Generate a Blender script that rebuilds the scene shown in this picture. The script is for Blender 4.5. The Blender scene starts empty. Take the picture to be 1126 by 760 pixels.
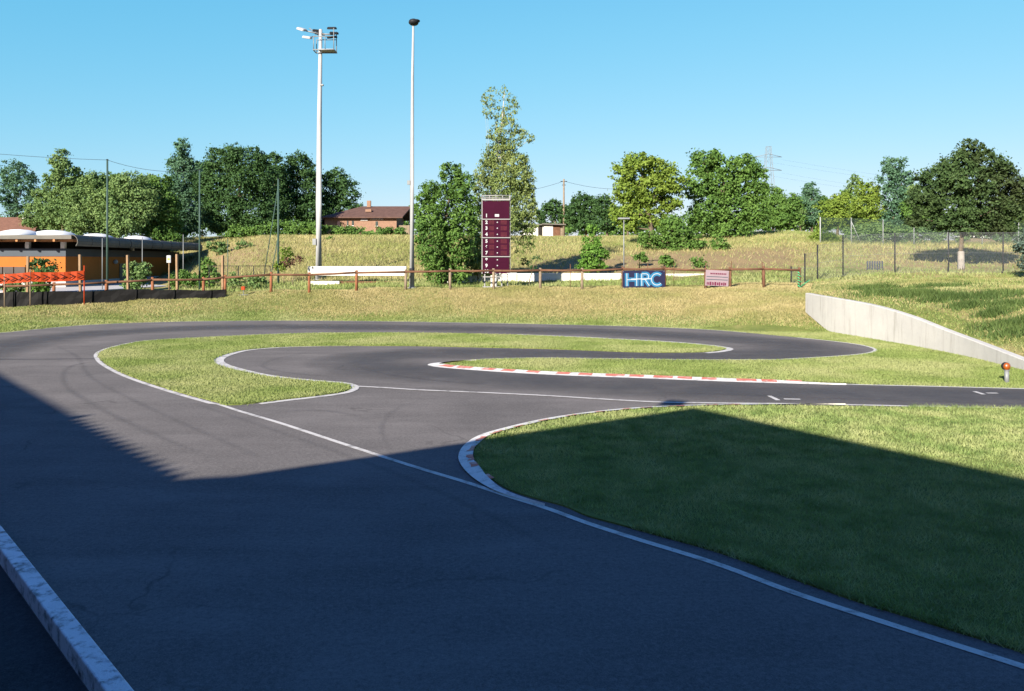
import bpy, math, random
import numpy as np
from mathutils import Vector
from mathutils.geometry import tessellate_polygon

random.seed(7)
RNG = np.random.default_rng(11)
SC = bpy.context.scene
COL = SC.collection
F, CX, HY, CAMH = 880.0, 563.0, 286.0, 3.0      # focal length in photo pixels, vanishing column, eye level row, eye height


def gp(x, y, z=0.0):                            # point of the flat track surface
    Y = F * (CAMH - z) / (y - HY)
    return ((x - CX) * Y / F, Y)


def at(x, y, Y):                                # point at a known distance
    return ((x - CX) * Y / F, Y, CAMH - (y - HY) * Y / F)


# ------------------------------------------------------------------ helpers
def tag(o, label=None, cat=None, group=None, kind=None):
    if label: o['label'] = label
    if cat: o['category'] = cat
    if group: o['group'] = group
    if kind: o['kind'] = kind
    return o


def thing(name, label, cat, loc=(0, 0, 0), group=None, rz=0.0):
    o = bpy.data.objects.new(name, None)
    COL.objects.link(o)
    o.location = loc
    o.rotation_euler = (0, 0, rz)
    return tag(o, label, cat, group)


def copy_tree(o, parent=None):
    c = o.copy()
    COL.objects.link(c)
    c.parent = parent
    for ch in list(o.children):
        copy_tree(ch, c)
    return c


def np_mesh(name, V, polys_n, mat, parent=None, smooth=False):
    """V (n,3); polys_n (m,k) index array of equal sized polygons"""
    me = bpy.data.meshes.new(name)
    m, k = polys_n.shape
    me.vertices.add(len(V))
    me.vertices.foreach_set('co', np.asarray(V, dtype=np.float32).ravel())
    me.loops.add(m * k)
    me.loops.foreach_set('vertex_index', polys_n.astype(np.int32).ravel())
    me.polygons.add(m)
    me.polygons.foreach_set('loop_start', np.arange(0, m * k, k, dtype=np.int32))
    me.polygons.foreach_set('loop_total', np.full(m, k, dtype=np.int32))
    if smooth:
        me.polygons.foreach_set('use_smooth', np.ones(m, dtype=bool))
    me.update(calc_edges=True)
    if mat: me.materials.append(mat)
    o = bpy.data.objects.new(name, me)
    COL.objects.link(o)
    o.parent = parent
    return o


class MB:
    def __init__(s):
        s.v, s.f, s.sm = [], [], []

    def add(s, vs, fs, smooth=False):
        b = len(s.v)
        s.v += [tuple(p) for p in vs]
        s.f += [tuple(i + b for i in f) for f in fs]
        s.sm += [smooth] * len(fs)

    def box(s, c, d, rz=0.0, rx=0.0, ry=0.0):
        hx, hy, hz = d[0] / 2, d[1] / 2, d[2] / 2
        from mathutils import Euler
        R = Euler((rx, ry, rz)).to_matrix()
        vs = [Vector(c) + R @ Vector((x, y, z)) for z in (-hz, hz) for x, y in ((-hx, -hy), (hx, -hy), (hx, hy), (-hx, hy))]
        s.add(vs, [(3, 2, 1, 0), (4, 5, 6, 7), (0, 1, 5, 4), (1, 2, 6, 5), (2, 3, 7, 6), (3, 0, 4, 7)])

    def bbox(s, c, d, bev=0.01, rz=0.0):        # box with chamfered vertical edges and top
        hx, hy, hz = d[0] / 2, d[1] / 2, d[2] / 2
        ca, sa = math.cos(rz), math.sin(rz)
        def ring(ix, z):
            x, y = hx - ix, hy - ix
            k = bev
            pts = [(-x + k, -y), (x - k, -y), (x, -y + k), (x, y - k), (x - k, y), (-x + k, y), (-x, y - k), (-x, -y + k)]
            return [(c[0] + px * ca - py * sa, c[1] + px * sa + py * ca, c[2] + z) for px, py in pts]
        vs = ring(0, -hz) + ring(0, hz - bev) + ring(bev, hz)
        fs = [tuple(range(7, -1, -1)), tuple(range(16, 24))]
        for r in (0, 8):
            for i in range(8):
                j = (i + 1) % 8
                fs.append((r + i, r + j, r + 8 + j, r + 8 + i))
        s.add(vs, fs)

    def tube(s, pts, rad, n=8, caps=True):
        pts = [Vector(p) for p in pts]
        if not hasattr(rad, '__len__'): rad = [rad] * len(pts)
        vs, fs = [], []
        up = Vector((0, 0, 1))
        for i, p in enumerate(pts):
            d = (pts[min(i + 1, len(pts) - 1)] - pts[max(i - 1, 0)]).normalized()
            a = d.cross(up)
            if a.length < 1e-3: a = d.cross(Vector((0, 1, 0)))
            a.normalize(); b = d.cross(a)
            for k in range(n):
                t = 2 * math.pi * k / n
                vs.append(p + (a * math.cos(t) + b * math.sin(t)) * rad[i])
        for i in range(len(pts) - 1):
            for k in range(n):
                k2 = (k + 1) % n
                fs.append((i * n + k, i * n + k2, (i + 1) * n + k2, (i + 1) * n + k))
        if caps:
            fs.append(tuple(range(n - 1, -1, -1)))
            fs.append(tuple((len(pts) - 1) * n + k for k in range(n)))
        s.add(vs, fs, True)

    def prism(s, poly, z0, z1):
        n = len(poly)
        z0s = z0 if hasattr(z0, '__len__') else [z0] * n
        z1s = z1 if hasattr(z1, '__len__') else [z1] * n
        vs = [(p[0], p[1], z0s[i]) for i, p in enumerate(poly)] + [(p[0], p[1], z1s[i]) for i, p in enumerate(poly)]
        tri = tessellate_polygon([[Vector((p[0], p[1], 0)) for p in poly]])
        fs = []
        for t in tri:
            a, b, c = [Vector(poly[i]).to_2d() if False else poly[i] for i in t]
            cr = (b[0] - a[0]) * (c[1] - a[1]) - (b[1] - a[1]) * (c[0] - a[0])
            t = tuple(t) if cr > 0 else (t[0], t[2], t[1])
            fs.append(tuple(i + n for i in t)); fs.append(tuple(reversed(t)))
        area = sum(poly[i][0] * poly[(i + 1) % n][1] - poly[(i + 1) % n][0] * poly[i][1] for i in range(n))
        for i in range(n):
            j = (i + 1) % n
            q = (i, j, n + j, n + i)
            fs.append(q if area > 0 else q[::-1])
        s.add(vs, fs)

    def sheet(s, poly, z):
        tri = tessellate_polygon([[Vector((p[0], p[1], 0)) for p in poly]])
        fs = []
        for t in tri:
            a, b, c = [poly[i] for i in t]
            cr = (b[0] - a[0]) * (c[1] - a[1]) - (b[1] - a[1]) * (c[0] - a[0])
            fs.append(tuple(t) if cr > 0 else (t[0], t[2], t[1]))
        s.add([(p[0], p[1], z) for p in poly], fs)

    def ellipsoid(s, c, r, nu=12, nv=8, zmin=-1.0):
        vs, fs = [], []
        for j in range(nv + 1):
            ph = -math.pi / 2 + math.pi * j / nv
            sz = max(math.sin(ph), zmin)
            for i in range(nu):
                t = 2 * math.pi * i / nu
                vs.append((c[0] + r[0] * math.cos(ph) * math.cos(t), c[1] + r[1] * math.cos(ph) * math.sin(t), c[2] + r[2] * sz))
        for j in range(nv):
            for i in range(nu):
                k = (i + 1) % nu
                fs.append((j * nu + i, j * nu + k, (j + 1) * nu + k, (j + 1) * nu + i))
        s.add(vs, fs, True)

    def build(s, name, mat, parent=None):
        me = bpy.data.meshes.new(name)
        me.from_pydata(s.v, [], s.f)
        me.polygons.foreach_set('use_smooth', s.sm)
        me.materials.append(mat)
        me.update()
        o = bpy.data.objects.new(name, me)
        COL.objects.link(o)
        o.parent = parent
        return o


def catmull(pts, closed=False, sub=6):
    P = [np.array(p, float) for p in pts]
    n = len(P)
    out = []
    rng = range(n) if closed else range(n - 1)
    for i in rng:
        p1, p2 = P[i], P[(i + 1) % n]
        p0 = P[i - 1] if (closed or i > 0) else 2 * p1 - p2
        p3 = P[(i + 2) % n] if (closed or i + 2 < n) else 2 * p2 - p1
        # centripetal parametrisation keeps tight corners free of loops
        t0 = 0.0
        t1 = t0 + max(np.linalg.norm(p1 - p0), 1e-4) ** 0.5
        t2 = t1 + max(np.linalg.norm(p2 - p1), 1e-4) ** 0.5
        t3 = t2 + max(np.linalg.norm(p3 - p2), 1e-4) ** 0.5
        for k in range(sub):
            t = t1 + (t2 - t1) * k / sub
            A1 = (t1 - t) / (t1 - t0) * p0 + (t - t0) / (t1 - t0) * p1
            A2 = (t2 - t) / (t2 - t1) * p1 + (t - t1) / (t2 - t1) * p2
            A3 = (t3 - t) / (t3 - t2) * p2 + (t - t2) / (t3 - t2) * p3
            B1 = (t2 - t) / (t2 - t0) * A1 + (t - t0) / (t2 - t0) * A2
            B2 = (t3 - t) / (t3 - t1) * A2 + (t - t1) / (t3 - t1) * A3
            out.append(tuple((t2 - t) / (t2 - t1) * B1 + (t - t1) / (t2 - t1) * B2))
    if not closed: out.append(tuple(P[-1]))
    return out


def resample(pts, step):
    P = np.array(pts, float)
    d = np.r_[0, np.cumsum(np.hypot(*(P[1:] - P[:-1]).T))]
    n = max(2, int(d[-1] / step) + 1)
    t = np.linspace(0, d[-1], n)
    return np.c_[np.interp(t, d, P[:, 0]), np.interp(t, d, P[:, 1])]


def normals2(P, closed=False):
    P = np.asarray(P, float)
    if closed:
        T = np.roll(P, -1, 0) - np.roll(P, 1, 0)
    else:
        T = np.gradient(P, axis=0)
    T /= np.maximum(np.linalg.norm(T, axis=1, keepdims=True), 1e-9)
    return np.c_[-T[:, 1], T[:, 0]]             # left of travel


def strip(mb, pts, off0, off1, z, closed=False, z1=None):
    """flat ribbon between two offsets (to the left of travel) of a ground line"""
    P = np.asarray(pts, float)
    N = normals2(P, closed)
    A, B = P + N * np.reshape(off0, (-1, 1)), P + N * np.reshape(off1, (-1, 1))
    n = len(P)
    z1 = z if z1 is None else z1
    vs = [(a[0], a[1], z) for a in A] + [(b[0], b[1], z1) for b in B]
    fs = []
    for i in range(n if closed else n - 1):
        j = (i + 1) % n
        fs.append((i, j, n + j, n + i))
    mb.add(vs, fs)


def inside(P, poly):
    x, y = P[:, 0], P[:, 1]
    r = np.zeros(len(P), bool)
    n = len(poly)
    for i in range(n):
        x0, y0 = poly[i]; x1, y1 = poly[(i + 1) % n]
        c = (y0 > y) != (y1 > y)
        with np.errstate(divide='ignore', invalid='ignore'):
            xi = (x1 - x0) * (y - y0) / (y1 - y0 + 1e-12) + x0
        r ^= c & (x < xi)
    return r


# ------------------------------------------------------------------ materials
def nodes(name):
    m = bpy.data.materials.new(name)
    m.use_nodes = True
    nt = m.node_tree
    nt.nodes.clear()
    return m, nt, nt.nodes, nt.links


def N(ns, t, **kw):
    n = ns.new(t)
    for k, v in kw.items(): setattr(n, k, v)
    return n


def mixrgb(ns, ln, fac, a, b, mode='MIX'):
    n = N(ns, 'ShaderNodeMix', data_type='RGBA', blend_type=mode)
    for sock, val in ((n.inputs[0], fac), (n.inputs[6], a), (n.inputs[7], b)):
        if isinstance(val, (tuple, list)): sock.default_value = (*val, 1.0) if len(val) == 3 else val
        elif isinstance(val, (int, float)): sock.default_value = val
        else: ln.new(val, sock)
    return n.outputs[2]


def noise(ns, ln, scale, detail=4, rough=0.55, vec=None, dist=0.0):
    n = N(ns, 'ShaderNodeTexNoise')
    n.inputs['Scale'].default_value = scale
    n.inputs['Detail'].default_value = detail
    n.inputs['Roughness'].default_value = rough
    n.inputs['Distortion'].default_value = dist
    if vec is not None: ln.new(vec, n.inputs['Vector'])
    return n.outputs['Fac']


def ramp(ns, ln, fac, lo, hi, a=0.0, b=1.0):
    n = N(ns, 'ShaderNodeMapRange')
    n.inputs[1].default_value = lo; n.inputs[2].default_value = hi
    n.inputs[3].default_value = a; n.inputs[4].default_value = b
    ln.new(fac, n.inputs[0])
    return n.outputs[0]


def math2(ns, ln, op, a, b):
    n = N(ns, 'ShaderNodeMath', operation=op)
    for i, v in enumerate((a, b)):
        if isinstance(v, (int, float)): n.inputs[i].default_value = v
        else: ln.new(v, n.inputs[i])
    return n.outputs[0]


def pm(name, col, rough=0.6, metal=0.0, var=0.18, scale=3.0, dirt=None, dirt_amt=0.5, bump=0.0, bscale=60, spec=0.12, dlo=0.52):
    m, nt, ns, ln = nodes(name)
    out = N(ns, 'ShaderNodeOutputMaterial'); p = N(ns, 'ShaderNodeBsdfPrincipled')
    tc = N(ns, 'ShaderNodeTexCoord').outputs['Object']
    f = noise(ns, ln, scale, 5, 0.6, tc)
    c = mixrgb(ns, ln, ramp(ns, ln, f, 0.3, 0.7), tuple(x * (1 - var) for x in col), tuple(min(1, x * (1 + var)) for x in col))
    if dirt:
        g = noise(ns, ln, scale * 2.7, 6, 0.7, tc)
        c = mixrgb(ns, ln, ramp(ns, ln, g, dlo, dlo + .2, 0, dirt_amt), c, dirt)
    ln.new(c, p.inputs['Base Color'])
    p.inputs['Roughness'].default_value = rough
    p.inputs['Metallic'].default_value = metal
    p.inputs['Specular IOR Level'].default_value = spec
    if bump:
        b = N(ns, 'ShaderNodeBump'); b.inputs['Strength'].default_value = bump; b.inputs['Distance'].default_value = 0.02
        ln.new(noise(ns, ln, bscale, 4, 0.6, tc), b.inputs['Height']); ln.new(b.outputs[0], p.inputs['Normal'])
    ln.new(p.outputs[0], out.inputs[0])
    return m


def leaf_mat(name, c1, c2, patch=0.5, trans=0.3, c3=None, wp=.45):
    """one colour per leaf between c1 and c2, drifting in patches of real leaf colour"""
    m, nt, ns, ln = nodes(name)
    out = N(ns, 'ShaderNodeOutputMaterial'); p = N(ns, 'ShaderNodeBsdfPrincipled')
    geo = N(ns, 'ShaderNodeNewGeometry')
    rnd = geo.outputs['Random Per Island']
    f = noise(ns, ln, patch, 3, 0.5, geo.outputs['Position'])
    k = math2(ns, ln, 'ADD', math2(ns, ln, 'MULTIPLY', rnd, 1 - wp), math2(ns, ln, 'MULTIPLY', ramp(ns, ln, f, 0.34, 0.66), wp))
    c = mixrgb(ns, ln, k, c1, c2)
    if c3:
        g = noise(ns, ln, patch * 0.37, 2, 0.5, geo.outputs['Position'])
        c = mixrgb(ns, ln, ramp(ns, ln, g, 0.42, 0.66, 0, 0.85), c, c3)
    ln.new(c, p.inputs['Base Color'])
    p.inputs['Roughness'].default_value = 0.65
    p.inputs['Specular IOR Level'].default_value = 0.15
    t = N(ns, 'ShaderNodeBsdfTranslucent')
    ln.new(mixrgb(ns, ln, 1.0, c, (1.0, 1.0, 0.55), 'MULTIPLY'), t.inputs['Color'])
    mx = N(ns, 'ShaderNodeMixShader'); mx.inputs[0].default_value = trans
    ln.new(p.outputs[0], mx.inputs[1]); ln.new(t.outputs[0], mx.inputs[2])
    ln.new(mx.outputs[0], out.inputs[0])
    return m


def asphalt_mat(name, base, tint):
    m, nt, ns, ln = nodes(name)
    out = N(ns, 'ShaderNodeOutputMaterial'); p = N(ns, 'ShaderNodeBsdfPrincipled')
    tc = N(ns, 'ShaderNodeNewGeometry').outputs['Position']
    mp = N(ns, 'ShaderNodeMapping'); mp.inputs['Scale'].default_value = (0.25, 1.0, 1.0); mp.inputs['Rotation'].default_value = (0, 0, 0.15)
    ln.new(tc, mp.inputs['Vector'])
    big = noise(ns, ln, 0.35, 4, 0.6, tc, 0.4)
    streak = noise(ns, ln, 1.1, 5, 0.65, mp.outputs[0], 0.3)
    mid = noise(ns, ln, 6.0, 4, 0.65, tc)
    fine = noise(ns, ln, 90.0, 3, 0.7, tc)
    grit = noise(ns, ln, 22.0, 5, 0.8, tc)
    c = mixrgb(ns, ln, ramp(ns, ln, big, 0.3, 0.7), tuple(x * 0.82 for x in base), tuple(x * 1.16 for x in tint))
    c = mixrgb(ns, ln, ramp(ns, ln, streak, 0.40, 0.66, 0, 0.60), c, tuple(x * 0.60 for x in base))
    c = mixrgb(ns, ln, ramp(ns, ln, mid, 0.52, 0.75, 0, 0.35), c, tuple(x * 0.72 for x in base))
    c = mixrgb(ns, ln, ramp(ns, ln, fine, 0.35, 0.65, 0, 0.55), c, tuple(x * 1.5 for x in tint))
    c = mixrgb(ns, ln, ramp(ns, ln, grit, 0.50, 0.72, 0, 0.6), c, tuple(x * 1.55 for x in tint))
    c = mixrgb(ns, ln, ramp(ns, ln, grit, 0.46, 0.30, 0, 0.55), c, tuple(x * 0.55 for x in base))
    # thin wandering cracks
    v = N(ns, 'ShaderNodeTexVoronoi', feature='DISTANCE_TO_EDGE'); v.inputs['Scale'].default_value = 0.22
    wob = N(ns, 'ShaderNodeTexNoise'); wob.inputs['Scale'].default_value = 1.3; wob.inputs['Detail'].default_value = 4
    ln.new(tc, wob.inputs['Vector'])
    va = N(ns, 'ShaderNodeVectorMath', operation='ADD'); ln.new(tc, va.inputs[0]); ln.new(wob.outputs['Color'], va.inputs[1])
    ln.new(va.outputs[0], v.inputs['Vector'])
    crack = math2(ns, ln, 'MULTIPLY', ramp(ns, ln, v.outputs['Distance'], 0.0, 0.007, 1, 0), ramp(ns, ln, noise(ns, ln, 0.5, 2, 0.5, tc), 0.48, 0.64, 0, 0.45))
    c = mixrgb(ns, ln, crack, c, tuple(x * 0.45 for x in base))
    ln.new(c, p.inputs['Base Color'])
    p.inputs['Roughness'].default_value = 0.95
    p.inputs['Specular IOR Level'].default_value = 0.02
    b = N(ns, 'ShaderNodeBump'); b.inputs['Strength'].default_value = 0.5; b.inputs['Distance'].default_value = 0.006
    ln.new(fine, b.inputs['Height']); ln.new(b.outputs[0], p.inputs['Normal'])
    ln.new(p.outputs[0], out.inputs[0])
    return m


def paint_mat(name, col, under, wear=0.5, scale=5.0):
    m, nt, ns, ln = nodes(name)
    out = N(ns, 'ShaderNodeOutputMaterial'); p = N(ns, 'ShaderNodeBsdfPrincipled')
    tc = N(ns, 'ShaderNodeNewGeometry').outputs['Position']
    a = noise(ns, ln, scale, 6, 0.7, tc); b = noise(ns, ln, scale * 9, 4, 0.7, tc)
    w = math2(ns, ln, 'ADD', ramp(ns, ln, a, 0.5, 0.75, 0, wear), ramp(ns, ln, b, 0.55, 0.75, 0, wear * 0.7))
    c = mixrgb(ns, ln, w, col, under)
    ln.new(c, p.inputs['Base Color'])
    p.inputs['Roughness'].default_value = 0.7
    ln.new(p.outputs[0], out.inputs[0])
    return m


def ground_mat():
    m, nt, ns, ln = nodes('grass_ground')
    out = N(ns, 'ShaderNodeOutputMaterial'); p = N(ns, 'ShaderNodeBsdfPrincipled')
    tc = N(ns, 'ShaderNodeNewGeometry').outputs['Position']
    at_ = N(ns, 'ShaderNodeAttribute', attribute_name='cover')
    sp = N(ns, 'ShaderNodeSeparateColor'); ln.new(at_.outputs['Color'], sp.inputs[0])
    n1 = noise(ns, ln, 0.8, 5, 0.65, tc); n2 = noise(ns, ln, 7.0, 4, 0.7, tc); n3 = noise(ns, ln, 40.0, 3, 0.7, tc)
    green = mixrgb(ns, ln, ramp(ns, ln, n1, 0.3, 0.7), (0.085, 0.115, 0.028), (0.17, 0.19, 0.05))
    straw = mixrgb(ns, ln, ramp(ns, ln, n2, 0.3, 0.7), (0.19, 0.165, 0.065), (0.34, 0.28, 0.13))
    soil = mixrgb(ns, ln, ramp(ns, ln, n2, 0.3, 0.7), (0.17, 0.115, 0.065), (0.29, 0.215, 0.12))
    dry = math2(ns, ln, 'ADD', sp.outputs[0], ramp(ns, ln, n1, 0.3, 0.7, -0.35, 0.35))
    c = mixrgb(ns, ln, ramp(ns, ln, dry, 0.15, 0.85), green, straw)
    so = math2(ns, ln, 'ADD', sp.outputs[1], ramp(ns, ln, n1, 0.3, 0.7, -0.3, 0.3))
    c = mixrgb(ns, ln, ramp(ns, ln, so, 0.2, 0.8), c, soil)
    c = mixrgb(ns, ln, ramp(ns, ln, n3, 0.4, 0.7, 0, 0.5), c, (0.06, 0.07, 0.025))
    ln.new(c, p.inputs['Base Color'])
    p.inputs['Roughness'].default_value = 0.95
    p.inputs['Specular IOR Level'].default_value = 0.1
    b = N(ns, 'ShaderNodeBump'); b.inputs['Strength'].default_value = 0.9; b.inputs['Distance'].default_value = 0.08
    ln.new(n2, b.inputs['Height']); ln.new(b.outputs[0], p.inputs['Normal'])
    ln.new(p.outputs[0], out.inputs[0])
    return m


M = {}
M['ground'] = ground_mat()
M['asphalt'] = asphalt_mat('asphalt', (0.081, 0.0765, 0.077), (0.116, 0.107, 0.105))
M['shaded_pit_asphalt'] = asphalt_mat('shade_darkened_asphalt', (0.035, 0.035, 0.036), (0.045, 0.045, 0.046))  # same asphalt, with the deeper shade put into a darker colour
M['line'] = paint_mat('worn_white_line', (0.42, 0.40, 0.385), (0.12, 0.11, 0.105), 1.15, 3)
M['thin_line'] = paint_mat('faded_white_line', (0.42, 0.41, 0.37), (0.15, 0.14, 0.13), 0.7, 3)
M['kerb_white'] = paint_mat('kerb_white_paint', (0.52, 0.50, 0.48), (0.20, 0.19, 0.175), 1.1, 4)
M['kerb_red'] = paint_mat('kerb_red_paint', (0.42, 0.10, 0.06), (0.46, 0.36, 0.32), 1.3, 6)
M['board'] = pm('scuffed_white_board', (0.56, 0.54, 0.56), 0.6, 0, 0.1, 2.6, (0.04, 0.04, 0.045), 1.0, 0.3, dlo=.49)
M['concrete'] = pm('pale_concrete', (0.33, 0.325, 0.33), 0.85, 0, 0.10, 0.9, (0.23, 0.225, 0.22), 0.45, 0.35, 25)
def wall_mat():
    m, nt, ns, ln = nodes('cast_concrete')
    out = N(ns, 'ShaderNodeOutputMaterial'); p = N(ns, 'ShaderNodeBsdfPrincipled')
    g = N(ns, 'ShaderNodeNewGeometry').outputs['Position']
    mp = N(ns, 'ShaderNodeMapping'); mp.inputs['Scale'].default_value = (2.2, 2.2, .25); ln.new(g, mp.inputs['Vector'])
    a = noise(ns, ln, 1.0, 5, 0.65, g); st = noise(ns, ln, 1.6, 5, 0.7, mp.outputs[0]); fi = noise(ns, ln, 18, 4, .7, g)
    c = mixrgb(ns, ln, ramp(ns, ln, a, .3, .7), (0.33, 0.325, 0.315), (0.385, 0.375, 0.36))
    c = mixrgb(ns, ln, ramp(ns, ln, st, .52, .72, 0, .55), c, (0.19, 0.18, 0.16))
    c = mixrgb(ns, ln, ramp(ns, ln, fi, .58, .75, 0, .4), c, (0.20, 0.195, 0.18))
    sp = N(ns, 'ShaderNodeSeparateXYZ'); ln.new(g, sp.inputs[0])
    w = math2(ns, ln, 'PINGPONG', sp.outputs[1], 1.35)
    c = mixrgb(ns, ln, ramp(ns, ln, w, .0, .018, .07, 0), c, (0.13, 0.125, 0.115))
    ln.new(c, p.inputs['Base Color']); p.inputs['Roughness'].default_value = .9; p.inputs['Specular IOR Level'].default_value = .08
    b = N(ns, 'ShaderNodeBump'); b.inputs['Strength'].default_value = .4; b.inputs['Distance'].default_value = .02
    ln.new(fi, b.inputs['Height']); ln.new(b.outputs[0], p.inputs['Normal'])
    ln.new(p.outputs[0], out.inputs[0])
    return m


M['cast'] = wall_mat()
M['whitewall'] = pm('white_render', (0.52, 0.51, 0.49), 0.8, 0, 0.08, 1.0, (0.45, 0.43, 0.38), 0.45, 0.2)
M['wood'] = pm('red_brown_timber', (0.098, 0.049, 0.030), 0.8, 0, 0.3, 4.0, (0.10, 0.06, 0.04), 0.5, 0.4)
M['post'] = pm('orange_brown_post', (0.17, 0.068, 0.034), 0.8, 0, 0.25, 4.0, (0.10, 0.06, 0.04), 0.5, 0.4)
M['wood_pale'] = pm('pale_timber', (0.19, 0.125, 0.075), 0.8, 0, 0.2, 4.0, (0.25, 0.17, 0.10), 0.4, 0.4)
M['wood_grey'] = pm('weathered_timber', (0.16, 0.125, 0.09), 0.85, 0, 0.25, 4.0, (0.15, 0.11, 0.08), 0.5, 0.4)
M['galv'] = pm('galvanised_steel', (0.16, 0.17, 0.18), 0.5, 0.15, 0.08, 2.0)
M['whitesteel'] = pm('white_painted_steel', (0.27, 0.28, 0.295), 0.45, 0, 0.06, 1.5)
M['greensteel'] = pm('green_painted_steel', (0.035, 0.062, 0.055), 0.5, 0.0, 0.12, 2.0)
M['lampsteel'] = pm('pale_lamp_steel', (0.24, 0.25, 0.265), 0.5, 0.0, 0.08, 2.0)
M['net'] = pm('green_net', (0.030, 0.052, 0.042), 0.7)
M['darksteel'] = pm('dark_steel', (0.014, 0.015, 0.018), 0.55, 0.0, 0.15, 3.0)
M['black'] = pm('black_sheet', (0.0045, 0.0045, 0.005), 0.6, 0, 0.3, 3.0, bump=0.4, bscale=3)
M['orange'] = pm('orange_mesh', (0.27, 0.034, 0.008), 0.6, 0, 0.12, 3.0)
M['chevron'] = pm('dark_red_print', (0.03, 0.004, 0.003), 0.6, 0, 0.1)
M['cladding'] = pm('orange_cladding', (0.27, 0.085, 0.012), 0.6, 0, 0.08, 0.8)
M['band'] = pm('slate_band', (0.045, 0.055, 0.07), 0.6, 0, 0.08, 0.8)
M['rafters'] = pm('roof_timber', (0.30, 0.14, 0.06), 0.75, 0, 0.2, 2.0)
M['roofgrey'] = pm('grey_roof', (0.10, 0.095, 0.085), 0.7, 0, 0.15, 0.9)
M['membrane'] = pm('white_membrane', (0.60, 0.60, 0.60), 0.5, 0, 0.04, 0.7)
M['glass'] = pm('dark_glass', (0.03, 0.045, 0.045), 0.08, 0, 0.2, 1.0, spec=0.8)
M['brick'] = pm('pink_brick', (0.19, 0.115, 0.082), 0.85, 0, 0.14, 3.0, bump=0.3)
M['tile'] = pm('brown_tile', (0.080, 0.047, 0.039), 0.8, 0, 0.18, 2.0, bump=0.4, bscale=12)
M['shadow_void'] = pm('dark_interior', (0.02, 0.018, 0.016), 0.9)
M['bark'] = pm('bark', (0.095, 0.075, 0.055), 0.95, 0, 0.3, 5.0, bump=0.6)
M['birch'] = pm('birch_bark', (0.30, 0.29, 0.26), 0.85, 0, 0.1, 3.0, (0.07, 0.06, 0.055), 0.7)
M['limewash'] = pm('limewashed_bark', (0.22, 0.205, 0.19), 0.9, 0, 0.1, 4.0, (0.3, 0.25, 0.2), 0.5, 0.4)
M['board_dark'] = pm('maroon_panel', (0.026, 0.0032, 0.0125), 0.6, 0, 0.15, 1.2, spec=0.03)
M['led'] = pm('red_led_window', (0.040, 0.003, 0.010), 0.5, 0, 0.35, 6.0)
M['alu'] = pm('aluminium', (0.20, 0.20, 0.205), 0.5, 0.1, 0.06)
M['white_print'] = pm('white_print', (0.30, 0.31, 0.33), 0.5, 0, 0.03)
M['navy'] = pm('navy_banner', (0.010, 0.011, 0.034), 0.5, 0, 0.12)
M['cyan'] = pm('cyan_print', (0.016, 0.10, 0.20), 0.5, 0, 0.25, 1.5)
M['maroon'] = pm('maroon_print', (0.085, 0.008, 0.03), 0.5, 0, 0.1)
M['banner'] = pm('pale_pink_banner', (0.19, 0.145, 0.17), 0.6, 0, 0.08, 2.0)
M['amber'] = pm('amber_lens', (0.20, 0.045, 0.003), 0.35, 0, 0.1, 5.0, spec=0.7)
M['green_paint'] = pm('green_string', (0.03, 0.35, 0.16), 0.6)
M['stand'] = pm('stand_cladding', (0.09, 0.085, 0.08), 0.75, 0, 0.12, 0.8)
M['rubber'] = None

M['leaf_dark'] = leaf_mat('dark_leaves', (0.0196, 0.0504, 0.018), (0.056, 0.1148, 0.0335), 0.6, 0.25)
M['leaf_mid'] = leaf_mat('mid_leaves', (0.0432, 0.1013, 0.0224), (0.1148, 0.2025, 0.0435), 0.5, 0.3)
M['leaf_bright'] = leaf_mat('bright_leaves', (0.0862, 0.1495, 0.0212), (0.1955, 0.2645, 0.0476), 0.5, 0.35)
M['leaf_willow'] = leaf_mat('grey_green_leaves', (0.0625, 0.125, 0.0437), (0.1625, 0.2375, 0.0805), 0.4, 0.3)
M['leaf_blue'] = leaf_mat('blue_green_leaves', (0.0375, 0.0938, 0.0575), (0.0938, 0.175, 0.0978), 0.4, 0.3)
M['leaf_birch'] = leaf_mat('olive_birch_leaves', (0.102, 0.156, 0.0442), (0.24, 0.288, 0.1049), 0.6, 0.35)
M['leaf_plum'] = leaf_mat('deep_green_leaves', (0.018, 0.0405, 0.0138), (0.063, 0.105, 0.0331), 0.8, 0.2, (0.028, 0.036, 0.014))
M['leaf_sapling'] = leaf_mat('fresh_leaves', (0.066, 0.156, 0.0243), (0.144, 0.264, 0.0497), 1.0, 0.35)
M['leaf_dead'] = leaf_mat('withered_leaves', (0.07, 0.035, 0.025), (0.13, 0.075, 0.05), 1.0, 0.2)
M['needle'] = leaf_mat('blue_needles', (0.030, 0.055, 0.045), (0.085, 0.12, 0.095), 1.0, 0.1)
M['lawn'] = leaf_mat('lawn_blades', (0.115, 0.170, 0.040), (0.265, 0.315, 0.110), 0.9, 0.35, (0.325, 0.335, 0.16))
M['lawn_fresh'] = leaf_mat('fresh_lawn_blades', (0.072, 0.125, 0.034), (0.29, 0.36, 0.13), 3.4, 0.35, (0.34, 0.36, 0.165), .62)
M['weed'] = leaf_mat('olive_weeds', (0.035, 0.066, 0.018), (0.10, 0.145, 0.042), 0.9, 0.3)
M['drygrass'] = leaf_mat('straw_blades', (0.25, 0.215, 0.10), (0.46, 0.385, 0.205), 0.7, 0.3, (0.21, 0.22, 0.075))
M['meadow'] = leaf_mat('meadow_blades', (0.24, 0.215, 0.10), (0.43, 0.375, 0.19), 0.25, 0.3, (0.19, 0.22, 0.07))


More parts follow.
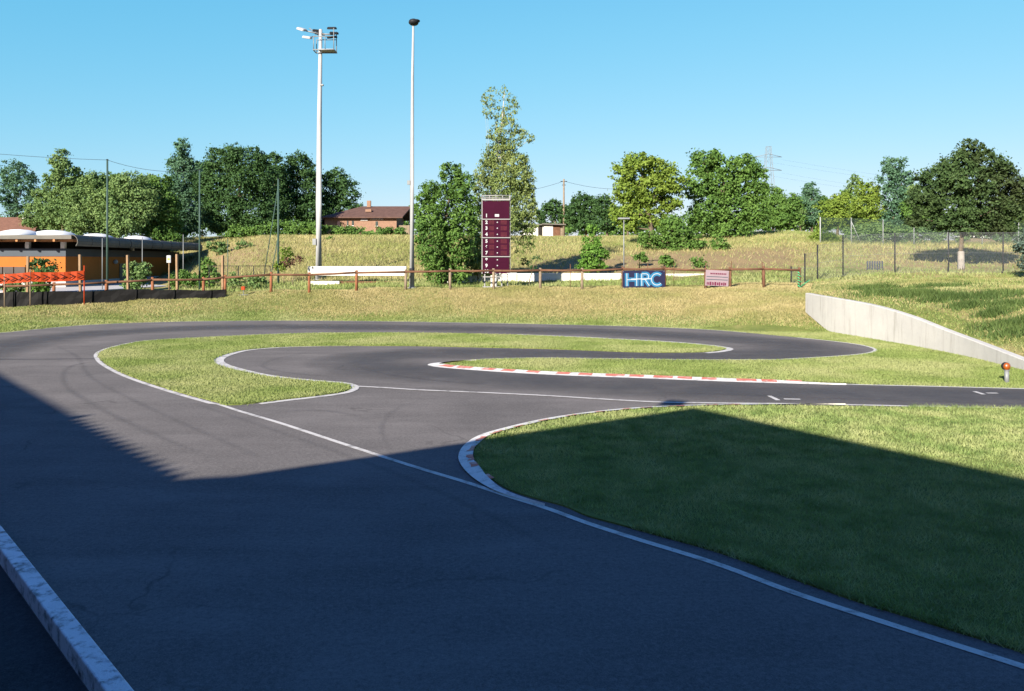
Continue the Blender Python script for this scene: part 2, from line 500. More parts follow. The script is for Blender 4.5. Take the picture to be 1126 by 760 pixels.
def rubber_mat():
    m, nt, ns, ln = nodes('tyre_rubber_and_shadow')
    out = N(ns, 'ShaderNodeOutputMaterial'); p = N(ns, 'ShaderNodeBsdfPrincipled'); tr = N(ns, 'ShaderNodeBsdfTransparent')
    p.inputs['Base Color'].default_value = (0.042, 0.040, 0.043, 1); p.inputs['Roughness'].default_value = 0.8
    a = N(ns, 'ShaderNodeAttribute', attribute_name='wear')  # strength of the rubber marks, and darkness of the painted shadow strip
    g = N(ns, 'ShaderNodeNewGeometry').outputs['Position']
    f = math2(ns, ln, 'MULTIPLY', a.outputs['Fac'], ramp(ns, ln, noise(ns, ln, 0.7, 4, 0.6, g), 0.25, 0.7, 0.35, 1.0))
    mx = N(ns, 'ShaderNodeMixShader'); ln.new(f, mx.inputs[0]); ln.new(tr.outputs[0], mx.inputs[1]); ln.new(p.outputs[0], mx.inputs[2])
    ln.new(mx.outputs[0], out.inputs[0])
    return m


M['rubber'] = rubber_mat()

# ------------------------------------------------------------------ terrain
COLS = [
    (-500, [(0, 0), (33, 0), (38, .4), (44, .7), (60, .9), (75, 1.5), (90, 4), (110, 5), (200, 6), (900, 9)]),
    (0, [(0, 0), (33.5, 0), (36, .15), (41.5, .55), (48, .75), (60, .9), (75, 1.5), (92, 4.2), (110, 5.2), (200, 6), (900, 9)]),
    (150, [(0, 0), (39, 0), (41, .2), (44, .8), (50, .95), (66, 1.05), (83, 1.2), (91, 4.0), (100, 5.5), (110, 5.8), (200, 6.3), (900, 9)]),
    (300, [(0, 0), (40, 0), (42, .25), (46, 1.13), (52, 1.2), (60, 1.6), (84, 5.4), (100, 5.9), (200, 6.5), (900, 9)]),
    (450, [(0, 0), (39.3, 0), (41.5, .4), (46, 1.32), (52, 1.4), (58, 1.7), (84, 5.4), (100, 5.9), (200, 6.5), (900, 9)]),
    (620, [(0, 0), (38, 0), (40.5, .4), (45.5, 1.35), (52, 1.5), (58, 1.9), (70, 3.4), (88, 5.4), (110, 6.0), (200, 6.5), (900, 9)]),
    (750, [(0, 0), (35.6, 0), (39, .45), (44.5, 1.40), (52, 1.6), (58, 2.3), (68, 3.8), (82, 5.2), (110, 6.2), (200, 7), (900, 9)]),
    (860, [(0, 0), (33.4, 0), (36, .62), (40, 1.08), (44, 1.42), (50, 1.75), (58, 2.6), (70, 4.4), (84, 5.9), (110, 6.6), (200, 7), (900, 9)]),
    (1000, [(0, 0), (34, 0), (38, .5), (44, 1.5), (49, 2.1), (54, 2.35), (62, 3.4), (71, 4.3), (100, 5.2), (200, 7), (900, 9)]),
    (1200, [(0, 0), (34, 0), (38, .5), (44, 1.5), (49, 2.1), (54, 2.3), (62, 3.3), (71, 4.2), (100, 5.2), (200, 7), (900, 9)]),
]
CPX = np.array([c[0] for c in COLS], float)


BACK = [(-260, 386), (-120, 375), (0, 366.5), (60, 360.5), (110, 357), (200, 354), (300, 353), (400, 353.5), (500, 355), (600, 357), (700, 359.5), (780, 363), (860, 370), (907, 374.5), (943, 379), (959, 382.5), (964, 385.5), (954, 389), (919, 392.3), (860, 395.7)]
_bc = np.array([gp(*p) for p in catmull([(float(a), float(b)) for a, b in BACK])])
_bc = _bc[:int(np.argmax(_bc[:, 0]))]
_bx = np.maximum.accumulate(_bc[:, 0]); _by = _bc[:, 1]


def zg(X, Y):
    X = np.atleast_1d(np.asarray(X, float)); Y = np.atleast_1d(np.asarray(Y, float))
    px = np.clip(CX + F * X / np.maximum(Y, 12.0), CPX[0], CPX[-1] - 1e-3)
    i = np.clip(np.searchsorted(CPX, px, side='right') - 1, 0, len(CPX) - 2)
    t = (px - CPX[i]) / (CPX[i + 1] - CPX[i])
    t = t * t * (3 - 2 * t)
    tab = np.array([np.interp(Y, [p[0] for p in c[1]], [p[1] for p in c[1]]) for c in COLS])
    k = np.arange(len(X))
    z = tab[i, k] * (1 - t) + tab[i + 1, k] * t
    e = np.clip((Y - np.interp(X, _bx, _by) - .15) / 1.6, 0, 1)
    z = z * np.where(X < 11.5, e * e * (3 - 2 * e), 1.0)
    b = np.clip(z / 0.6, 0, 1)
    z = z + b * (0.05 * np.sin(X * 0.9 + 1.3 * np.sin(Y * 0.31)) * np.sin(Y * 0.7 + 0.8 * np.sin(X * 0.23)) + 0.03 * np.sin(X * 2.3 + Y * 1.1))
    return z


def z1(x, y): return float(zg([x], [y])[0])


def grid_mesh(name, xs, ys, zf, mat, cover=None):
    X, Y = np.meshgrid(xs, ys)
    V = np.c_[X.ravel(), Y.ravel(), zf(X.ravel(), Y.ravel())]
    nx, ny = len(xs), len(ys)
    idx = np.arange(nx * ny).reshape(ny, nx)
    Q = np.stack([idx[:-1, :-1], idx[:-1, 1:], idx[1:, 1:], idx[1:, :-1]], -1).reshape(-1, 4)
    o = np_mesh(name, V, Q, mat, smooth=True)
    if cover is not None:
        a = o.data.color_attributes.new('cover', 'FLOAT_COLOR', 'POINT')
        a.data.foreach_set('color', cover(V[:, 0], V[:, 1]).astype(np.float32).ravel())
    return o


def bumpf(x, a, b, s=1.0):                     # soft box
    return 1 / (1 + np.exp(-(x - a) / s)) * 1 / (1 + np.exp((x - b) / s))


def cover(X, Y):
    px = CX + F * X / np.maximum(Y, 12.0)
    z = zg(X, Y)
    dry = np.clip((z - 0.12) / 0.6, 0, 1) * bumpf(px, 330, 905, 30) * (Y < 47) * 0.85
    dry = np.maximum(dry, bumpf(px, -600, 330, 20) * np.clip((z - .1) / .5, 0, 1) * (Y < 47) * 0.55)
    dry = np.maximum(dry, (Y > 56) * (Y < 140) * 0.85)
    dry = np.maximum(dry, bumpf(px, 930, 2000, 20) * (Y > 48) * 0.8)
    dry = np.where((Y > 47) & (Y <= 56), np.maximum(dry, 0.35), dry)
    soil = bumpf(px, 190, 300, 15) * bumpf(Y, 64, 84, 2.0) * 0.75
    soil = np.maximum(soil, bumpf(px, 585, 890, 12) * bumpf(Y, 55, 68, 1.5) * 0.85)
    soil = np.maximum(soil, bumpf(px, 925, 1400, 12) * bumpf(Y, 51, 70, .8) * 0.5)
    soil = np.maximum(soil, bumpf(px, -200, 130, 8) * bumpf(Y, 47, 66, 1.0) * 0.8)
    return np.c_[dry, soil, 0 * dry, 1 + 0 * dry]


xs = np.r_[np.linspace(-900, -90, 20)[:-1], np.linspace(-90, -45, 46)[:-1], np.arange(-45, 45, 0.45), np.linspace(45, 90, 46), np.linspace(90, 900, 20)[1:]]
ys = np.r_[np.linspace(-60, 28, 12)[:-1], np.arange(28, 62, 0.4), np.arange(62, 115, 1.0), np.geomspace(115, 1500, 22)]
ground = grid_mesh('ground', xs, ys, zg, M['ground'], cover)
tag(ground, kind='structure')

# ------------------------------------------------------------------ the track
BTOP = [(860, 395.7), (815, 396), (760, 396), (709, 395.2), (655, 394.6), (602, 394), (560, 394.5), (524, 396), (495, 398)]
BTIP = [(495, 398), (478, 399.5), (471, 401.3), (478, 403.2), (500, 405.2)]
BBOT = [(500, 405.2), (560, 409.5), (640, 413.5), (700, 415.5), (760, 418), (830, 420.5), (930, 423.2), (1000, 424.8), (1060, 426.3), (1126, 428), (1250, 431), (1500, 436)]
back = catmull([gp(*p) for p in BACK])
btop = catmull([gp(*p) for p in BTOP])
btip = catmull([gp(*p) for p in BTIP])
bbot = catmull([gp(*p) for p in BBOT])
asph = back + btop[1:] + btip[1:] + bbot[1:] + [(60, 15.0), (60, -40), (-70, -40), (-70, 22)]
mb = MB(); mb.sheet(asph, 0.008)
tag(mb.build('asphalt_track', M['asphalt']), kind='structure')

ISL_A = [(109.7, 390), (113, 387), (124, 383), (160, 376), (228, 371.8), (332, 367.5), (400, 366.8), (480, 367.2), (567, 369.2), (620, 371.2), (673, 373.8), (744, 378), (787, 382), (797, 384), (790, 386.2), (773, 387.6), (709, 388), (655, 386.2), (602, 384.2), (531, 382.6), (460, 381), (400, 380.8), (339, 381.4), (305, 382.5), (270, 385.5), (246, 391), (235, 396.5), (239, 402), (263, 409), (298, 415.5), (340, 420), (377, 423.2), (386, 426.8), (377, 431.5), (346, 436), (312, 440), (284, 443.5), (262, 446), (247, 446), (242, 444), (194, 431), (142, 413.5), (116, 400), (110.5, 394)]
isl_a = catmull([gp(*p) for p in ISL_A], True)
ISL_C = [(1500, 470), (1250, 453), (1126, 451), (1000, 449), (930, 448), (860, 447), (800, 447), (745, 449), (690, 452.5), (640, 458), (600, 464.5), (560, 473), (535, 482), (523, 492), (521, 503), (526, 515), (540, 528), (562, 541), (590, 550), (620, 558), (646, 569), (686, 580), (726, 591), (787, 608), (852, 631), (939, 662), (1004, 682), (1069, 702), (1126, 720), (1290, 775), (1560, 850)]
isl_c = catmull([gp(*p) for p in ISL_C], False)
isl_c_poly = isl_c + [(14, 3.0), (30, 3.0), (30, 12.4)]


def grass_sheet(name, poly, z):
    mb = MB(); mb.prism(poly, 0.0, z)
    o = mb.build(name, M['ground'])
    tag(o, kind='structure')
    return o


grass_sheet('grass_island', isl_a, 0.028)
grass_sheet('grass_infield', isl_c_poly, 0.028)

# painted lines
mb = MB()
LZ = 0.014
strip(mb, resample(back[:len(back) - 40], .35), -0.05, 0.05, LZ)
strip(mb, resample(back[len(back) - 46:], .2), -0.09, 0.03, LZ)
strip(mb, resample(btop, .3), -0.05, 0.04, LZ)
strip(mb, resample(bbot[30:], .3), -0.06, 0.06, LZ)
tag(mb.build('faded_edge_line', M['thin_line']), kind='structure')

mb = MB()
DIAG = [(242, 445.7), (262, 452.3), (305, 465), (384, 491), (460, 515.5), (513, 531.5), (566, 549), (601, 560), (646, 576.5), (700, 594), (787, 621), (874, 653.6), (960, 682), (1047, 710), (1126, 735), (1300, 793), (1600, 890)]
LEFT = [(480, 366.8), (400, 366.2), (332, 366.8), (228, 371.2), (160, 375.3), (124, 382.4), (112, 386.8), (108, 390.2), (109, 394.5), (115, 400.7), (141, 414.2), (193, 431.7)]
line1 = catmull([gp(*p) for p in LEFT + DIAG])
l1_ = resample(line1, .2)
strip(mb, l1_, np.where(l1_[:, 1] > gp(242, 445)[1], -.12, -.045), np.where(l1_[:, 1] > gp(242, 445)[1], 0.0, .045), LZ)
TIP = [(284, 444.3), (312, 440.6), (346, 436.7), (377, 432.2), (387, 426.9), (378, 422.8), (340, 419.5), (298, 415), (263, 408.5), (238, 402), (233.5, 396.6), (245, 390.5), (270, 384.8), (305, 382), (339, 381), (400, 380.3)]
line2 = catmull([gp(*p) for p in TIP])
l2 = resample(line2, .15)
hk = np.exp(-((l2[:, 0] - gp(240, 396)[0]) / 1.6) ** 2)
strip(mb, l2, -0.17 - .16 * hk, 0.0, LZ + .003)
line3 = catmull([gp(*p) for p in [(384, 425.2), (420, 427), (460, 429.5), (530, 432.5), (602, 436), (660, 439.6), (723, 443), (790, 444.2), (860, 444.8), (930, 446), (1000, 447.5), (1126, 450.2), (1300, 454)]])
strip(mb, resample(line3, .2), -0.055, 0.055, LZ + .006)
line4 = catmull([gp(*p) for p in [(567, 368.6), (620, 370.6), (673, 373.2), (744, 377.3), (787, 381.5), (798.5, 384), (790, 386.6), (773, 388.2)]])
strip(mb, resample(line4, .15), 0.0, 0.24, LZ + .002)
for a, b in (((846, 436), (856, 441)), ((862, 439.5), (880, 439.8)), ((1071, 431), (1082, 434.5)), ((1085, 433), (1097, 433))):
    strip(mb, [gp(*a), gp(*b)], -0.05, 0.05, LZ + .002)
tag(mb.build('white_track_line', M['line']), kind='structure')


def kerb(name, path, w0, w1, redw0, redw1, pitch, redlen, z):
    """low painted kerb: a white ramp with a row of red blocks along its inner side"""
    P = resample(path, .12)
    n = len(P)
    mbw = MB()
    e_ = np.arange(n) * .12; tp = np.clip(np.minimum(e_, e_[-1] - e_) / 2.2, 0, 1); tp = .03 + .97 * tp * tp * (3 - 2 * tp)
    strip(mbw, P, w0, w0 + (w1 - w0) * tp * (1 + .06 * np.sin(e_ * 5.1) * np.sin(e_ * 2.3)), z, z1=z + .028)
    tag(mbw.build(name, M['kerb_white']), kind='structure')
    mbr = MB()
    k = int(pitch / .12); l = max(2, int(redlen / .12))
    i = 18
    while i + l < n - 8:
        j = i + l + random.choice((0, 1))
        f = lambda q: z + .028 * (q - w0) / (w1 - w0) + .004
        Ns = normals2(P)
        seg, nn = P[i:j + 1], Ns[i:j + 1]
        jt = RNG.uniform(-.03, .03, len(seg))[:, None]
        A = seg + nn * (redw0 + jt); B = seg + nn * redw1
        m = len(seg)
        mbr.add([(a[0], a[1], f(redw0)) for a in A] + [(b[0], b[1], f(redw1)) for b in B], [(q, q + 1, m + q + 1, m + q) for q in range(m - 1)])
        i += k + random.choice((-1, 0, 1))
    tag(mbr.build(name.replace('kerb', 'kerb_red_blocks'), M['kerb_red']), kind='structure')


kerb('striped_kerb', catmull([gp(*p) for p in [(524, 397.2), (495, 398.3), (478, 399.8), (472, 401.5), (479, 403.4), (500, 405.5), (560, 409.8), (640, 413.8), (700, 415.8), (760, 418.3), (830, 420.8), (930, 423.4)]]), -0.05, 0.36, 0.09, 0.34, 0.82, 0.36, 0.012)
kerbC = catmull([gp(*p) for p in [(930, 447), (860, 446), (800, 446), (745, 447.5), (690, 450.5), (640, 455.8), (600, 462), (560, 471), (528, 480.5), (512, 491), (505.5, 503), (509, 514), (524, 529), (547, 542), (575, 551.5), (600, 558.5)]])
kerb('infield_kerb', kerbC, -0.02, 0.20, 0.11, 0.20, 0.62, 0.17, 0.030)

# darkened racing line
def rubber(path, width):
    P = resample(path, .4)
    Nn = normals2(P)
    offs = np.linspace(-1, 1, 9)
    n = len(P); rows = [P + Nn * (o * width / 2) for o in offs]
    V = np.concatenate([np.c_[r, np.full(n, 0.0105)] for r in rows])
    Q = np.array([(a * n + i, a * n + i + 1, (a + 1) * n + i + 1, (a + 1) * n + i) for a in range(8) for i in range(n - 1)])
    o = np_mesh('tyre_rubber_line', V, Q, M['rubber'])
    w = np.concatenate([np.full(n, max(0, 1 - o2 * o2) ** 1.2 * .7) * np.minimum(1, np.minimum(np.arange(n), np.arange(n)[::-1]) / 6) for o2 in offs])
    a = o.data.attributes.new('wear', 'FLOAT', 'POINT'); a.data.foreach_set('value', w.astype(np.float32))
    tag(o, kind='structure')


rubber(catmull([gp(*p) for p in [(-200, 430), (-60, 397), (40, 374), (120, 366), (220, 361), (330, 359.6), (450, 360.6), (570, 362.8), (680, 366), (780, 371), (860, 378), (890, 384), (860, 389.8), (800, 391.8), (720, 391.8), (640, 390), (560, 388.5), (480, 388.5), (420, 392), (400, 398), (420, 405), (470, 410.5), (560, 417), (680, 424), (800, 429), (930, 433), (1126, 438), (1400, 444)]]), 3.6)

def skid(pix, width, wear):
    P = resample(catmull([gp(*p) for p in pix]), .3); Nn = normals2(P); n = len(P)
    V = np.concatenate([np.c_[P + Nn * o, np.full(n, .0122)] for o in (-width / 2, 0, width / 2)])
    o = np_mesh('skid_mark', V, np.array([(a * n + i, a * n + i + 1, (a + 1) * n + i + 1, (a + 1) * n + i) for a in range(2) for i in range(n - 1)]), M['rubber'])
    f = np.minimum(1, np.minimum(np.arange(n), np.arange(n)[::-1]) / 5)
    a = o.data.attributes.new('wear', 'FLOAT', 'POINT'); a.data.foreach_set('value', np.r_[0 * f, f * wear, 0 * f].astype(np.float32))
    tag(o, kind='structure')


for pix, wd, we in (([(150, 395), (90, 400), (70, 420), (120, 455), (230, 505)], .30, .7), ([(60, 380), (84, 392), (100, 415), (170, 452), (300, 510)], .25, .6), ([(420, 470), (380, 455), (330, 452), (260, 462)], .35, .5), ([(470, 440), (440, 448), (420, 470), (430, 500)], .22, .5),
                    ([(340, 388), (300, 396), (290, 404), (330, 412), (400, 416)], .3, .6), ([(560, 425), (480, 419), (420, 411), (390, 402)], .3, .7), ([(700, 431), (820, 435), (960, 440), (1126, 445)], .3, .6), ([(180, 362), (330, 357.5), (520, 358.8), (700, 363.5)], .3, .6), ([(200, 440), (320, 480), (480, 540), (640, 620)], .25, .5)):
    skid(pix, wd * .8, we * .32)
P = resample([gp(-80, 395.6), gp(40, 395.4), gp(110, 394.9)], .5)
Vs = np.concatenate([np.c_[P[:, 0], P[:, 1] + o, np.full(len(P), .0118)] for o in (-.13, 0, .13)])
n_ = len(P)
sm_o = np_mesh('painted_shadow_strip', Vs, np.array([(a * n_ + i, a * n_ + i + 1, (a + 1) * n_ + i + 1, (a + 1) * n_ + i) for a in range(2) for i in range(n_ - 1)]), M['rubber'])  # narrow cast shadow painted as a dark strip, borrowing the rubber material
wa = sm_o.data.attributes.new('wear', 'FLOAT', 'POINT'); wa.data.foreach_set('value', np.r_[np.zeros(n_), np.full(n_, .95), np.zeros(n_)].astype(np.float32))  # here wear sets how dark the painted shadow is
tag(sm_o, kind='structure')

# pit lane edging board, painted white, in the foreground
p_in = [gp(149, 760, .16), gp(0, 576, .16)]
d = Vector((p_in[1][0] - p_in[0][0], p_in[1][1] - p_in[0][1])).normalized()
nl = Vector((-d.y, d.x))                        # to the left of travel = pit side
wq = gp(116, 760, .16)
width = abs((Vector(wq) - Vector(p_in[0])).dot(nl))
bl = thing('edging_board', 'scuffed white painted board edging the dark pit lane in the shaded foreground', 'edging', (p_in[0][0], p_in[0][1], 0))
a0 = -d * 3.2; a1 = d * 4.05; a2 = d * 11
for s0, s1 in ((a0, a1 - d * .006), (a1 + d * .006, a2)):
    mb = MB()
    poly = [tuple(s0), tuple(s0 + nl * width), tuple(s1 + nl * width), tuple(s1)]
    mb.prism(poly[::-1], -0.02, 0.16)
    o = mb.build('board', M['board'], bl)
    bv = o.modifiers.new('bevel', 'BEVEL'); bv.width = 0.012; bv.segments = 2
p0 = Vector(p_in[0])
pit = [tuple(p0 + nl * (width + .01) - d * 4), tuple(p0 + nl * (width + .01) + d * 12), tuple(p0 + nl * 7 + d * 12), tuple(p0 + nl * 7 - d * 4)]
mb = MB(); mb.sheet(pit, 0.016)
tag(mb.build('pit_lane', M['shaded_pit_asphalt']), kind='structure')

# ------------------------------------------------------------------ retaining wall and the ground it holds
WALL = [(13.2, 36.0, .66, 1.52), (13.22, 34.6, .30, 1.48), (13.3, 33.2, -.05, 1.44), (13.7, 30.2, -.05, 1.28), (13.98, 28.0, -.05, 1.02), (14.1, 26.2, -.05, .74), (14.1, 24.3, -.05, .52), (13.98, 22.6, -.05, .36), (13.88, 21.5, -.05, .27), (13.8, 19.5, -.05, .16), (13.7, 17.5, -.05, .10)]
WALL = [tuple(p) for p in catmull(WALL, False, 5)]


def wall_top(Y):
    w = WALL[::-1]
    return np.interp(Y, [p[1] for p in w], [p[3] for p in w]), np.interp(Y, [p[1] for p in w], [p[0] for p in w])


mb = MB()
th = .24
WP = np.array([(p[0], p[1]) for p in WALL]); WN = normals2(WP)
vs, fs = [], []
for p, nrm in zip(WALL, WN):                    # travelling towards the camera: left = +X side
    bx, by = p[0] + nrm[0] * th, p[1] + nrm[1] * th
    vs += [(p[0], p[1], p[2]), (p[0], p[1], p[3] - .02), (p[0] + nrm[0] * .02, p[1] + nrm[1] * .02, p[3]), (bx - nrm[0] * .02, by - nrm[1] * .02, p[3]), (bx, by, p[3] - .02), (bx, by, p[2] - .1)]
for i in range(len(WALL) - 1):
    for k in range(5):
        a, b = i * 6 + k, i * 6 + k + 1
        fs.append((a, b, b + 6, a + 6))
fs.append((5, 4, 3, 2, 1, 0)); e = (len(WALL) - 1) * 6; fs.append(tuple(e + k for k in range(6)))
mb.add(vs, fs)
tag(mb.build('retaining_wall', M['cast']), 'curved pale concrete retaining wall sloping down beside the right grass verge', 'wall')


def emb_edge(Y):
    t, xw = wall_top(np.clip(Y, 17.5, 36))
    xl = np.where(Y <= 36, xw + .12, 13.32 + (Y - 36) * .40)
    return t, xl


def zemb(X, Y):
    t, xl = emb_edge(Y)
    P = 1.75 + .015 * (Y - 30)
    P = np.where(Y < 26, P * np.clip((Y - 10) / 16, 0, 1), P)
    t = t - .03
    k = np.clip((Y - 36) / 7.5, 0, 1)
    t = t * (1 - k) + (zg(X, Y) + .03) * k
    z = t + (np.maximum(P, t) - t) * (1 - np.exp(-np.maximum(X - xl, 0) / 4))
    r = np.clip((X - xl - .3) / 1.0, 0, 1)
    z = z + r * (.06 * np.sin(X * 1.1 + Y * .6) * np.sin(Y * .9) + .03 * np.sin(X * 2.7))
    k2 = np.clip((Y - 44.5) / 3.5, 0, 1)
    return z * (1 - k2) + (zg(X, Y) - .02) * k2 + 0.0


ey = np.arange(17.5, 48.4, .35)
et = np.r_[np.linspace(0, 6, 22), np.linspace(6, 46, 50)[1:]]
EX = np.array([[float(emb_edge(np.array([y]))[1][0]) + t for t in et] for y in ey])
EY = np.repeat(ey[:, None], len(et), 1)
EV = np.c_[EX.ravel(), EY.ravel(), zemb(EX.ravel(), EY.ravel())]
# close the edge behind the wall
skirt = np.c_[EX[:, 0], EY[:, 0], np.full(len(ey), -.05)]
nV = len(EV); EV = np.r_[EV, skirt]
idx = np.arange(nV).reshape(len(ey), len(et))
Q = np.stack([idx[:-1, :-1], idx[:-1, 1:], idx[1:, 1:], idx[1:, :-1]], -1).reshape(-1, 4)
sk = np.array([(nV + i, idx[i, 0], idx[i + 1, 0], nV + i + 1) for i in range(len(ey) - 1)])
emb = np_mesh('embankment', EV, np.r_[Q, sk], M['ground'], smooth=True)
ca = emb.data.color_attributes.new('cover', 'FLOAT_COLOR', 'POINT')
ed = .25 + .45 * (np.sin(EV[:, 0] * .5 + 2) * np.sin(EV[:, 1] * .33 + 1) > .1) * (EV[:, 1] < 40)
ca.data.foreach_set('color', np.c_[ed, .15 * ed, 0 * ed, 1 + 0 * ed].astype(np.float32).ravel())
tag(emb, kind='structure')


def surf(X, Y):
    z = zg(X, Y)
    t, xl = emb_edge(Y)
    return np.where((X > xl) & (Y > 17.5) & (Y < 48.4), np.maximum(zemb(X, Y), z), z)


# ------------------------------------------------------------------ grass
def blades(name, mat, P, h, w, lean=0.5, zoff=0.0, zf=None):
    n = len(P)
    z = (zf(P[:, 0], P[:, 1]) if zf else np.zeros(n)) + zoff
    h = h * RNG.uniform(.55, 1.25, n); w = w * RNG.uniform(.7, 1.3, n)
    a = RNG.uniform(0, 2 * np.pi, n); b = RNG.uniform(0, 2 * np.pi, n)
    dx, dy = np.cos(a) * w / 2, np.sin(a) * w / 2
    l = h * lean * RNG.uniform(.2, 1.3, n)
    V = np.empty((n, 3, 3))
    V[:, 0] = np.c_[P[:, 0] - dx, P[:, 1] - dy, z]
    V[:, 1] = np.c_[P[:, 0] + dx, P[:, 1] + dy, z]
    V[:, 2] = np.c_[P[:, 0] + np.cos(b) * l, P[:, 1] + np.sin(b) * l, z + h]
    o = np_mesh(name, V.reshape(-1, 3), np.arange(n * 3).reshape(n, 3), mat)
    tag(o, kind='stuff')
    return o


def patchy(P, s, seed):
    r = np.random.default_rng(seed)
    v = np.zeros(len(P))
    for k in range(5):
        a = r.uniform(0, 6.28); f = s * r.uniform(.6, 2.2)
        v += np.sin((P[:, 0] * math.cos(a) + P[:, 1] * math.sin(a)) * f + r.uniform(0, 6.28))
    return v / 5


def scatter(poly, n, umax=.70):
    q = np.array(poly)
    lo, hi = q.min(0), q.max(0)
    P = RNG.uniform(lo, hi, (n, 2))
    P = P[inside(P, poly)]
    return P[np.abs(P[:, 0]) < umax * P[:, 1] + 1.0]





KC = resample(kerbC, .15)
def kerb_d(P):
    d = np.full(len(P), 9.0); side = np.zeros(len(P))
    nk = normals2(KC)
    for q, nq in zip(KC, nk):
        v = P - q; dq = np.hypot(v[:, 0], v[:, 1]); m = dq < d
        d[m] = dq[m]; side[m] = (v @ nq)[m]
    return np.where(d < 1.2, side, 9.0)
box = [p for p in isl_c_poly]
Pc = scatter(box, 860000, .95)
keep = RNG.uniform(0, 1, len(Pc)) < np.clip((9.5 / Pc[:, 1]) ** 1.1, .25, 1)
Pc = Pc[keep]
Pc = Pc[kerb_d(Pc) > .17 + RNG.uniform(-.07, .06, len(Pc))]
d0 = Pc[:, 1] < 12
blades('infield_lawn', M['lawn_fresh'], Pc[d0], .045, .010, 1.0, .026)
blades('infield_lawn', M['lawn_fresh'], Pc[~d0], .05, .016, 1.0, .026)
Ps = scatter(box, 45000); Ps = Ps[(kerb_d(Ps) > .2) & (RNG.uniform(0, 1, len(Ps)) < .45 + .9 * patchy(Ps, 1.3, 5))]
blades('dry_clippings', M['lawn'], Ps, .014, .008, 3.2, .045)
# ragged long grass hanging over the island edges
eC = resample(isl_c, .012)
eC = eC[(np.abs(eC[:, 0]) < .7 * eC[:, 1] + 1)]
eC = eC[kerb_d(eC) > 1.0]
nC = normals2(eC)
for rep in range(3):
    blades('edge_grass', M['lawn_fresh'], eC + nC * RNG.uniform(-.03, .10, (len(eC), 1)) * 1.0, .085, .012, 1.2, .015)
Pa = scatter(isl_a, 520000)
blades('island_lawn', M['lawn'], Pa, .042, .019, 1.0, .026)
eA = resample(isl_a + isl_a[:1], .03)
blades('edge_grass', M['lawn'], eA + RNG.normal(0, .04, eA.shape), .07, .02, 1.2, .01)
bpoly = btop + btip[1:] + bbot[1:] + [(20, 17), (13.8, 19.5), (13.88, 21.5), (14.1, 24.3), (14.1, 26.2), (13.98, 28), (13.7, 30.2), (13.3, 33.2), (12, 34)] + back[-60:][:-1]
Pb = scatter(bpoly, 620000)
kl = resample(btip + bbot[1:], .3); kl = kl[kl[:, 0] < gp(930, 423)[0]]
kd = np.full(len(Pb), 9.0)
for q in kl: kd = np.minimum(kd, np.hypot(Pb[:, 0] - q[0], Pb[:, 1] - q[1]))
Pb = Pb[kd > .40 + RNG.uniform(-.08, .05, len(Pb))]
blades('verge_lawn', M['lawn'], Pb, .042, .019, 1.0, 0.0)
# bank behind the track
Pk = RNG.uniform((-40, 30), (22, 47.5), (520000, 2))
Pk = Pk[(~inside(Pk, asph)) & (~inside(Pk, bpoly)) & (np.abs(Pk[:, 0]) < .72 * Pk[:, 1])]
Pk = Pk[~((Pk[:, 0] > emb_edge(Pk[:, 1])[1] - .08))]
pxk = CX + F * Pk[:, 0] / Pk[:, 1]
zk = zg(Pk[:, 0], Pk[:, 1])
pd = np.clip((zk - .05) / .35, 0, 1) * np.where(pxk > 330, .95, .6) + .35 * patchy(Pk, .7, 3)
isdry = RNG.uniform(0, 1, len(Pk)) < pd
blades('dry_bank_grass', M['drygrass'], Pk[isdry], .09, .032, 1.0, -.01, zg)
blades('green_bank_grass', M['lawn'], Pk[~isdry], .075, .032, 1.0, -.01, zg)
# embankment at the right
Pe = RNG.uniform((13, 20), (36, 48.2), (130000, 2))
Pe = Pe[(Pe[:, 0] > emb_edge(Pe[:, 1])[1] + np.where(Pe[:, 1] > 36, .0, .12)) & (Pe[:, 0] < .74 * Pe[:, 1])]
de = RNG.uniform(0, 1, len(Pe)) < .25 + .6 * np.clip(patchy(Pe, .45, 9) * 2 - .1, 0, 1)
blades('dry_bank_grass', M['drygrass'], Pe[de], .11, .035, 1.0, -.02, surf)
blades('green_bank_grass', M['lawn'], Pe[~de], .09, .035, 1.0, -.02, surf)
# meadow on the hillside
Pm = np.c_[RNG.uniform(-70, 70, 330000), RNG.uniform(47.5, 112, 330000)]
Pm = Pm[(np.abs(Pm[:, 0]) < .74 * Pm[:, 1])]
pxm = CX + F * Pm[:, 0] / Pm[:, 1]
cv = cover(Pm[:, 0], Pm[:, 1])
keep = (pxm > 190) | (Pm[:, 1] > 78)
keep &= RNG.uniform(0, 1, len(Pm)) > cv[:, 1] * 1.1
Pm, pxm = Pm[keep], pxm[keep]
g = RNG.uniform(0, 1, len(Pm)) < np.clip(.30 + .8 * patchy(Pm, .12, 21), .05, .9)
near = Pm[:, 1] < 57
blades('meadow_grass', M['meadow'], Pm[~near & ~g], .32, .06, .9, -.03, zg)
blades('meadow_green_grass', M['lawn'], Pm[~near & g], .28, .06, .9, -.03, zg)
blades('yard_grass', M['lawn'], Pm[near], .22, .05, .8, -.02, zg)
